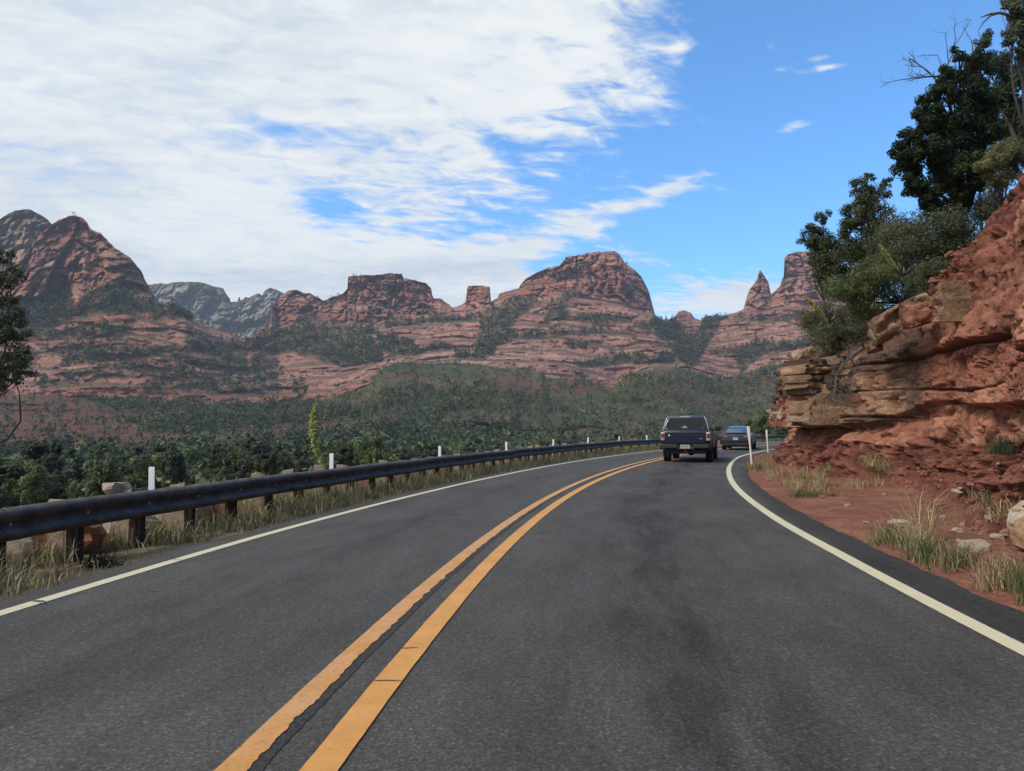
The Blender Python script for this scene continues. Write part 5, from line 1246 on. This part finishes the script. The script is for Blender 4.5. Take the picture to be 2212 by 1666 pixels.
# white flexible marker posts
def marker(label, px, py, top, lean):
    g = on_ground(px, py); h = CAM_H + (924 - top) / FV * g[1]; root = empty('marker_post', g); tag(root, label, 'post', 'white marker posts on the inside of the bend')
    m = MB(); sec = []
    for z, w in ((-.15, .030), (.35, .032), (h * .62, .034), (h * .74, .052), (h - .02, .056), (h, .050)):
        th = np.array([(-w, .006), (-w, -.006), (-w * .3, -.016), (w * .3, -.016), (w, -.006), (w, .006), (w * .3, -.004), (-w * .3, -.004)]); sec.append(np.c_[th[:, 0] + lean * z, th[:, 1], np.full(8, z)])
    m.loft(sec).build('blade', M_WHITE, root, True); return root
marker('white flexible marker post standing in the grass tuft', 1624, 1004, 921, -.075)
marker('white flexible marker post farther round the bend beside the outcrop', 1659, 979, 929, -.045)

# two wires across the valley
M_WIRE = mat_plain('wire', (.10, .11, .12), .5, .4)
for k, (pts, lab) in enumerate(((((-300, 962), (200, 945), (600, 922), (1000, 898), (1500, 870)), 'upper thin power line wire crossing the wooded valley'), (((-300, 980), (200, 958), (600, 932), (1000, 906), (1500, 880)), 'lower thin power line wire crossing the wooded valley'))):
    t = np.linspace(-300, 1500, 40); a = np.array(pts); y = np.interp(t, a[:, 0], a[:, 1]) ; o = MB().tube(at(t, y, 150 + 0 * t), .012, 4).build('power_line', M_WIRE); tag(o, lab, 'wire', 'power line wires over the valley')

# ------------------------------------------------------------------ vehicles
def mat_car(name, col, rough=.28, metal=.3):
    m = mat_plain(name, col, rough, metal, .4, .06, 3.0, coat=.3); return m
M_NAVY = mat_car('navy_paint', (.003, .0065, .026), .3, 0.0); M_GREYCAR = mat_car('dark_grey_paint', (.045, .050, .060), .3, .5)
M_GLASS = mat_plain('dark_glass', (.008, .010, .011), .08, 0, .4, .02); M_BLACK = mat_plain('black_plastic', (.012, .012, .013), .7); M_TYRE = mat_plain('tyre_rubber', (.014, .014, .014), .85, var=.2)
M_RIM = mat_plain('alloy_rim', (.20, .20, .21), .4, .8); M_RED = mat_plain('red_lamp', (.22, .01, .01), .25, 0, .6); M_CLEAR = mat_plain('clear_lamp', (.40, .39, .38), .2, 0, .6); M_CHROME = mat_plain('bright_trim', (.62, .64, .66), .2, .9)
M_STEELB = mat_plain('bumper_grey', (.05, .045, .042), .5, .4); M_PLATE = mat_plain('plate_pale', (.45, .50, .48), .5); M_PLATEB = mat_plain('plate_blue', (.10, .30, .48), .5); M_INK = mat_plain('plate_ink', (.07, .08, .10), .6)
M_ORANGE = mat_plain('amber_sticker', (.55, .16, .03), .5); M_STICKB = mat_plain('blue_sticker', (.12, .25, .6), .5); M_STICKW = mat_plain('white_sticker', (.7, .7, .7), .5)

def rr(z, y0, y1, hw, r, n=5, hw1=None):
    """rounded rectangle outline at height z: y0..y1 long, half width hw (hw1 at the front)"""
    hw1 = hw if hw1 is None else hw1; pts = []
    for cx_, cy_, a0, w in ((1, y0 + r, -90, hw), (1, y1 - r, 0, hw1), (-1, y1 - r, 90, hw1), (-1, y0 + r, 180, hw)):
        for a in np.radians(np.linspace(a0, a0 + 90, n)): pts.append((cx_ * (w - r) + r * math.cos(a), cy_ + r * math.sin(a), z))
    return np.array(pts)

def quad_panel(m, corners, n, off):
    """flat panel through four corners, moved `off` along n, 6 mm thick"""
    c = np.array(corners, float); n = np.array(n, float); n /= np.linalg.norm(n); a = c + n * off; b = a - n * .02
    return m.add(np.r_[a, b], [(0, 1, 2, 3), (7, 6, 5, 4), (0, 4, 5, 1), (1, 5, 6, 2), (2, 6, 7, 3), (3, 7, 4, 0)])

def wheel(parent, x, y, r, w, side, mudflap=False):
    m = MB(); th = np.linspace(0, 2 * math.pi, 28, endpoint=False); secs = []
    for dx, rr_ in ((-w / 2, r * .62), (-w / 2, r * .9), (-w / 2 + .03, r), (w / 2 - .03, r), (w / 2, r * .9), (w / 2, r * .62)):
        secs.append(np.c_[np.full(28, dx), rr_ * np.cos(th), rr_ * np.sin(th)])
    wh = empty('wheel', (x, y, r)); wh.parent = parent
    m.loft(secs).build('tyre', M_TYRE, wh, True); m2 = MB().cyl((side * w * .36, 0, 0), r * .63, .04, 'x', 20)
    for k in range(6): a = k * math.pi / 3; m2.box((side * (w * .36 + .03), r * .34 * math.cos(a), r * .34 * math.sin(a)), (.03, .07, r * .5), .005, [[1, 0, 0], [0, math.cos(a - math.pi / 2), -math.sin(a - math.pi / 2)], [0, math.sin(a - math.pi / 2), math.cos(a - math.pi / 2)]])
    m2.build('rim', M_RIM, wh); return wh

def build_truck():
    L = empty('pickup_truck', (6.95, 29.95, 0), -math.radians(18.5)); L.scale = (1.025, 1.0, 1.03); tag(L, 'navy blue pickup truck with camper shell driving round the bend', 'truck')
    # lower body: bed, cab sides, bonnet
    m = MB().loft([rr(.50, .14, 5.25, .86, .08), rr(.58, .08, 5.32, .92, .10), rr(.80, .05, 5.36, .940, .12), rr(1.02, .05, 5.34, .940, .12), rr(1.17, .06, 5.20, .925, .10), rr(1.215, .09, 5.05, .895, .08)])
    m.build('body', M_NAVY, L, True)
    m = MB().loft([rr(1.20, 1.82, 4.05, .885, .10), rr(1.30, 1.84, 3.85, .87, .12), rr(1.50, 1.87, 3.45, .80, .12), rr(1.68, 1.92, 3.15, .725, .14), rr(1.735, 1.98, 3.02, .66, .14), rr(1.75, 2.1, 2.9, .5, .14)])
    m.build('cab', M_NAVY, L, True)
    m = MB().loft([rr(1.213, .09, 1.79, .90, .05), rr(1.26, .10, 1.79, .89, .05), rr(1.50, .19, 1.79, .825, .07), rr(1.70, .27, 1.79, .755, .09), rr(1.79, .32, 1.78, .705, .10), rr(1.825, .40, 1.74, .62, .12), rr(1.835, .6, 1.6, .4, .12)])
    m.build('camper_shell', M_NAVY, L, True)
    # rear window of the shell
    def yz(z): return np.interp(z, [1.26, 1.50, 1.70, 1.79], [.10, .19, .27, .32])
    z0, z1 = 1.275, 1.735
    w = quad_panel(MB(), [(-.79, yz(z0), z0), (.79, yz(z0), z0), (.655, yz(z1), z1), (-.655, yz(z1), z1)], (0, -1, .38), .006).build('rear_window', M_GLASS, L)
    n = np.array([0, -1, .38]) / math.hypot(1, .38)
    def stick(cx_, z, sx, sz, mat, nm): MB().box((cx_, yz(z) + n[1] * .010, z + n[2] * .010), (sx, .006, sz)).build(nm, mat, w)
    stick(-.12, 1.37, .06, .05, M_STICKB, 'sticker'); stick(-.01, 1.372, .13, .03, M_STICKW, 'sticker'); stick(-.03, 1.42, .05, .04, M_ORANGE, 'sticker'); stick(.66, 1.36, .05, .025, M_ORANGE, 'sticker')
    for sx in (-1, 1): MB().box((sx * .72, yz(1.31) - .02, 1.31), (.06, .03, .04), .008).build('latch', M_CHROME if sx < 0 else M_BLACK, w)
    MB().box((-.02, .335, 1.785), (.42, .05, .045), .012).build('brake_light_bar', M_CLEAR, L)
    for sx in (-1, 1):      # side glass of shell and cab
        def xs(z): return np.interp(z, [1.20, 1.26, 1.50, 1.70, 1.79], [.90, .89, .825, .755, .705])
        quad_panel(MB(), [(sx * xs(1.30), .30, 1.30), (sx * xs(1.30), 1.66, 1.30), (sx * xs(1.66), 1.62, 1.66), (sx * xs(1.66), .44, 1.66)], (sx, 0, .32), .008).build('side_window', M_GLASS, L)
        def xc(z): return np.interp(z, [1.30, 1.50, 1.68], [.87, .80, .725])
        for ya, yb, yc, yd in ((1.95, 2.72, 2.68, 2.06), (2.80, 3.62, 3.16, 2.76)):
            quad_panel(MB(), [(sx * xc(1.31), ya, 1.31), (sx * xc(1.31), yb, 1.31), (sx * xc(1.65), yc, 1.65), (sx * xc(1.65), yd, 1.65)], (sx, 0, .38), .012).build('side_window', M_GLASS, L)
        MB().tube([(sx * .885, .12, 1.23), (sx * .815, .22, 1.52), (sx * .745, .30, 1.72), (sx * .68, .36, 1.80)], .012, 5).build('shell_edge', M_CHROME, L)
        mr = MB().box((sx * 1.06, 3.30, 1.33), (.24, .14, .22), .05).box((sx * .93, 3.36, 1.27), (.14, .05, .05), .01).build('mirror', M_BLACK, L)
        # lamps
        tl = MB().loft([rr(.86, .015, .30, .075, .03), rr(.90, .0, .30, .078, .03), rr(1.14, .0, .30, .078, .03), rr(1.19, .03, .30, .07, .03)]); v = np.array(tl.v); v[:, 0] += sx * .872; tl.v = [tuple(q) for q in v]
        lamp = tl.build('tail_light', M_CLEAR, L, True); MB().box((sx * .872, -.002, 1.045), (.125, .02, .17), .008).build('red_lens', M_RED, lamp); MB().box((sx * .955, .14, 1.045), (.012, .20, .17), .004).build('red_lens', M_RED, lamp)
        for y in (1.22, 4.45):
            MB().cyl((sx * .925, y, .44), .47, .05, 'x', 28).build('wheel_arch', M_BLACK, L); wheel(L, sx * .825, y, .39, .265, sx)
        MB().box((sx * .86, .98, .50), (.26, .015, .34)).build('mud_flap', M_BLACK, L)
        MB().box((sx * .95, 2.35, 1.02), (.02, .16, .03), .006).build('door_handle', M_BLACK, L)
        quad_panel(MB(), [(sx * .941, 1.80, .60), (sx * .941, 1.815, .60), (sx * .941, 1.815, 1.17), (sx * .941, 1.80, 1.17)], (sx, 0, 0), .003).build('body_seam', M_BLACK, L)
    # tailgate
    tg = MB().box((0, .045, .965), (1.52, .05, .44), .018).build('tailgate', M_NAVY, L, True)
    MB().box((0, .018, 1.155), (1.54, .05, .028), .008).build('top_cap', M_BLACK, tg); MB().box((0, .010, 1.075), (.24, .03, .09), .012).build('handle', M_BLACK, tg)
    MB().box((0, .012, .80), (1.30, .02, .07), .01).build('crease', M_NAVY, tg); MB().cyl((-.62, .012, 1.06), .035, .012, 'y', 14).build('badge', M_STICKW, tg); MB().box((.60, .014, .93), (.09, .012, .028), .003).build('badge', M_CHROME, tg)
    # bumper, plate, hitch, underside
    bp = MB().box((-.60, -.02, .64), (.62, .16, .17), .03).box((.60, -.02, .64), (.62, .16, .17), .03).box((0, .02, .60), (.70, .12, .20), .02).build('bumper', M_STEELB, L, True)
    MB().box((0, -.03, .722), (1.80, .12, .02), .006).build('step_pad', M_BLACK, bp); MB().box((0, -.06, .625), (.36, .012, .17), .004).build('number_plate', M_PLATE, L)
    pl = bpy.data.objects[[o.name for o in L.children if o.name.startswith('number_plate')][0]]
    for i, dx in enumerate((-.11, -.06, 0.0, .06, .11)): MB().box((dx, -.068, .63), (.032, .004, .07 if i % 2 else .075)).build('plate_mark', M_INK, pl)
    MB().box((0, -.068, .565), (.30, .004, .02)).build('plate_band', M_ORANGE, pl)
    for sx in (-1, 1): MB().box((sx * .93, .10, .60), (.10, .22, .20), .03).build('bumper_corner', M_NAVY, bp, True)
    MB().box((0, .55, .42), (1.50, .80, .16), .03).box((0, 2.6, .42), (1.5, 3.4, .16), .03).build('underbody', M_BLACK, L); MB().tube([(-.74, 1.22, .38), (.74, 1.22, .38)], .05, 8).box((.12, 1.2, .38), (.24, .26, .26), .06).build('axle', M_BLACK, L)
    MB().box((0, .02, .43), (.08, .18, .08), .008).box((.09, .03, .40), (.02, .02, .10)).build('tow_hitch', M_STEELB, L); MB().tube([(.52, .10, .40), (.55, .9, .42)], .035, 8).build('exhaust', M_BLACK, L)
    return L
build_truck()

def build_sedan():
    L = empty('sedan_car', (13.95, 46.6, 0), -math.radians(22.5)); L.scale = (.97, 1, 1.05); tag(L, 'dark grey fastback sedan ahead of the pickup truck', 'car')
    MB().loft([rr(.20, .20, 4.50, .80, .10), rr(.32, .06, 4.62, .89, .14), rr(.52, .0, 4.69, .925, .18), rr(.74, .015, 4.67, .925, .20), rr(.88, .04, 4.50, .905, .18), rr(.96, .06, 4.25, .87, .16), rr(1.00, .12, 3.95, .82, .14)]).build('body', M_GREYCAR, L, True)
    M_GLASSB = mat_plain('sky_reflection_glass', (.035, .07, .10), .06, .2, .8, .02)  # blue base colour carries the sky's reflection in the glass
    gh = MB().loft([rr(.985, .30, 3.75, .80, .12), rr(1.12, .62, 3.40, .735, .16), rr(1.26, 1.02, 2.95, .66, .18), rr(1.37, 1.45, 2.60, .585, .20), rr(1.425, 1.75, 2.40, .50, .2), rr(1.44, 1.95, 2.25, .3, .1)]).build('glasshouse', M_GLASSB, L, True)
    for sx in (-1, 1):
        MB().tube([(sx * .80, .36, 1.0), (sx * .725, .70, 1.13), (sx * .655, 1.08, 1.265), (sx * .585, 1.5, 1.375), (sx * .56, 2.2, 1.39), (sx * .62, 2.75, 1.33), (sx * .74, 3.4, 1.12)], [.05, .045, .04, .035, .03, .03, .03], 6).build('roof_pillar', M_GREYCAR, L, True)
        lamp = MB().loft([rr(.755, .0, .30, .15, .04), rr(.80, -.012, .30, .20, .04), rr(.865, .01, .30, .21, .04)])
        v = np.array(lamp.v); v[:, 0] += sx * .70; lamp.v = [tuple(q) for q in v]; lo = lamp.build('tail_light', M_RED, L, True); MB().box((sx * .60, -.012, .80), (.16, .02, .04), .008).build('clear_lens', M_CLEAR, lo)
        for y in (.95, 3.82): MB().cyl((sx * .905, y, .36), .39, .05, 'x', 26).build('wheel_arch', M_BLACK, L); wheel(L, sx * .80, y, .335, .235, sx)
        MB().box((sx * .98, 3.05, 1.02), (.20, .11, .13), .035).build('mirror', M_GREYCAR, L, True)
        quad_panel(MB(), [(sx * .775, .9, 1.02), (sx * .775, 3.3, 1.02), (sx * .62, 2.6, 1.31), (sx * .64, 1.4, 1.31)], (sx, 0, .55), .004).build('side_window', M_GLASS, L)
    MB().loft([rr(.995, .05, .24, .66, .05), rr(1.02, .02, .20, .63, .05), rr(1.03, .03, .15, .60, .05)]).build('boot_lip', M_BLACK, L, True)
    MB().box((0, -.004, .83), (.03, .02, .06), .004).build('badge', M_CHROME, L); MB().box((0, .0, .765), (.92, .02, .012)).build('boot_seam', M_BLACK, L)
    pl = MB().box((0, -.012, .68), (.33, .014, .16), .004).build('number_plate', M_PLATE, L); MB().box((0, -.021, .715), (.30, .004, .075)).build('plate_sky', M_PLATEB, pl)
    MB().box((0, .02, .34), (1.56, .14, .16), .03).build('diffuser', M_BLACK, L); MB().box((0, -.006, .47), (1.7, .02, .015)).build('bumper_seam', M_BLACK, L); MB().box((0, 2.3, .25), (1.5, 4.2, .12), .03).build('underbody', M_BLACK, L)
build_sedan()

# ------------------------------------------------------------------ air
HAZE_DENSITY = 0.00018
def build_haze():
    o = MB().box((100, 950, 180), (3600, 2100, 440)).build('haze', None); tag(o, 'thin blue valley haze', 'haze', kind='stuff')
    m = bpy.data.materials.new('haze'); m.use_nodes = True; t = NT(m.node_tree); t.N.clear(); out = t.n('ShaderNodeOutputMaterial'); v = t.n('ShaderNodeVolumePrincipled')
    v.inputs['Color'].default_value = (.80, .88, 1.0, 1); v.inputs['Density'].default_value = HAZE_DENSITY; v.inputs['Anisotropy'].default_value = .2; t.L.new(v.outputs[0], out.inputs['Volume']); o.data.materials.append(m)
if HAZE_DENSITY > 0: build_haze()
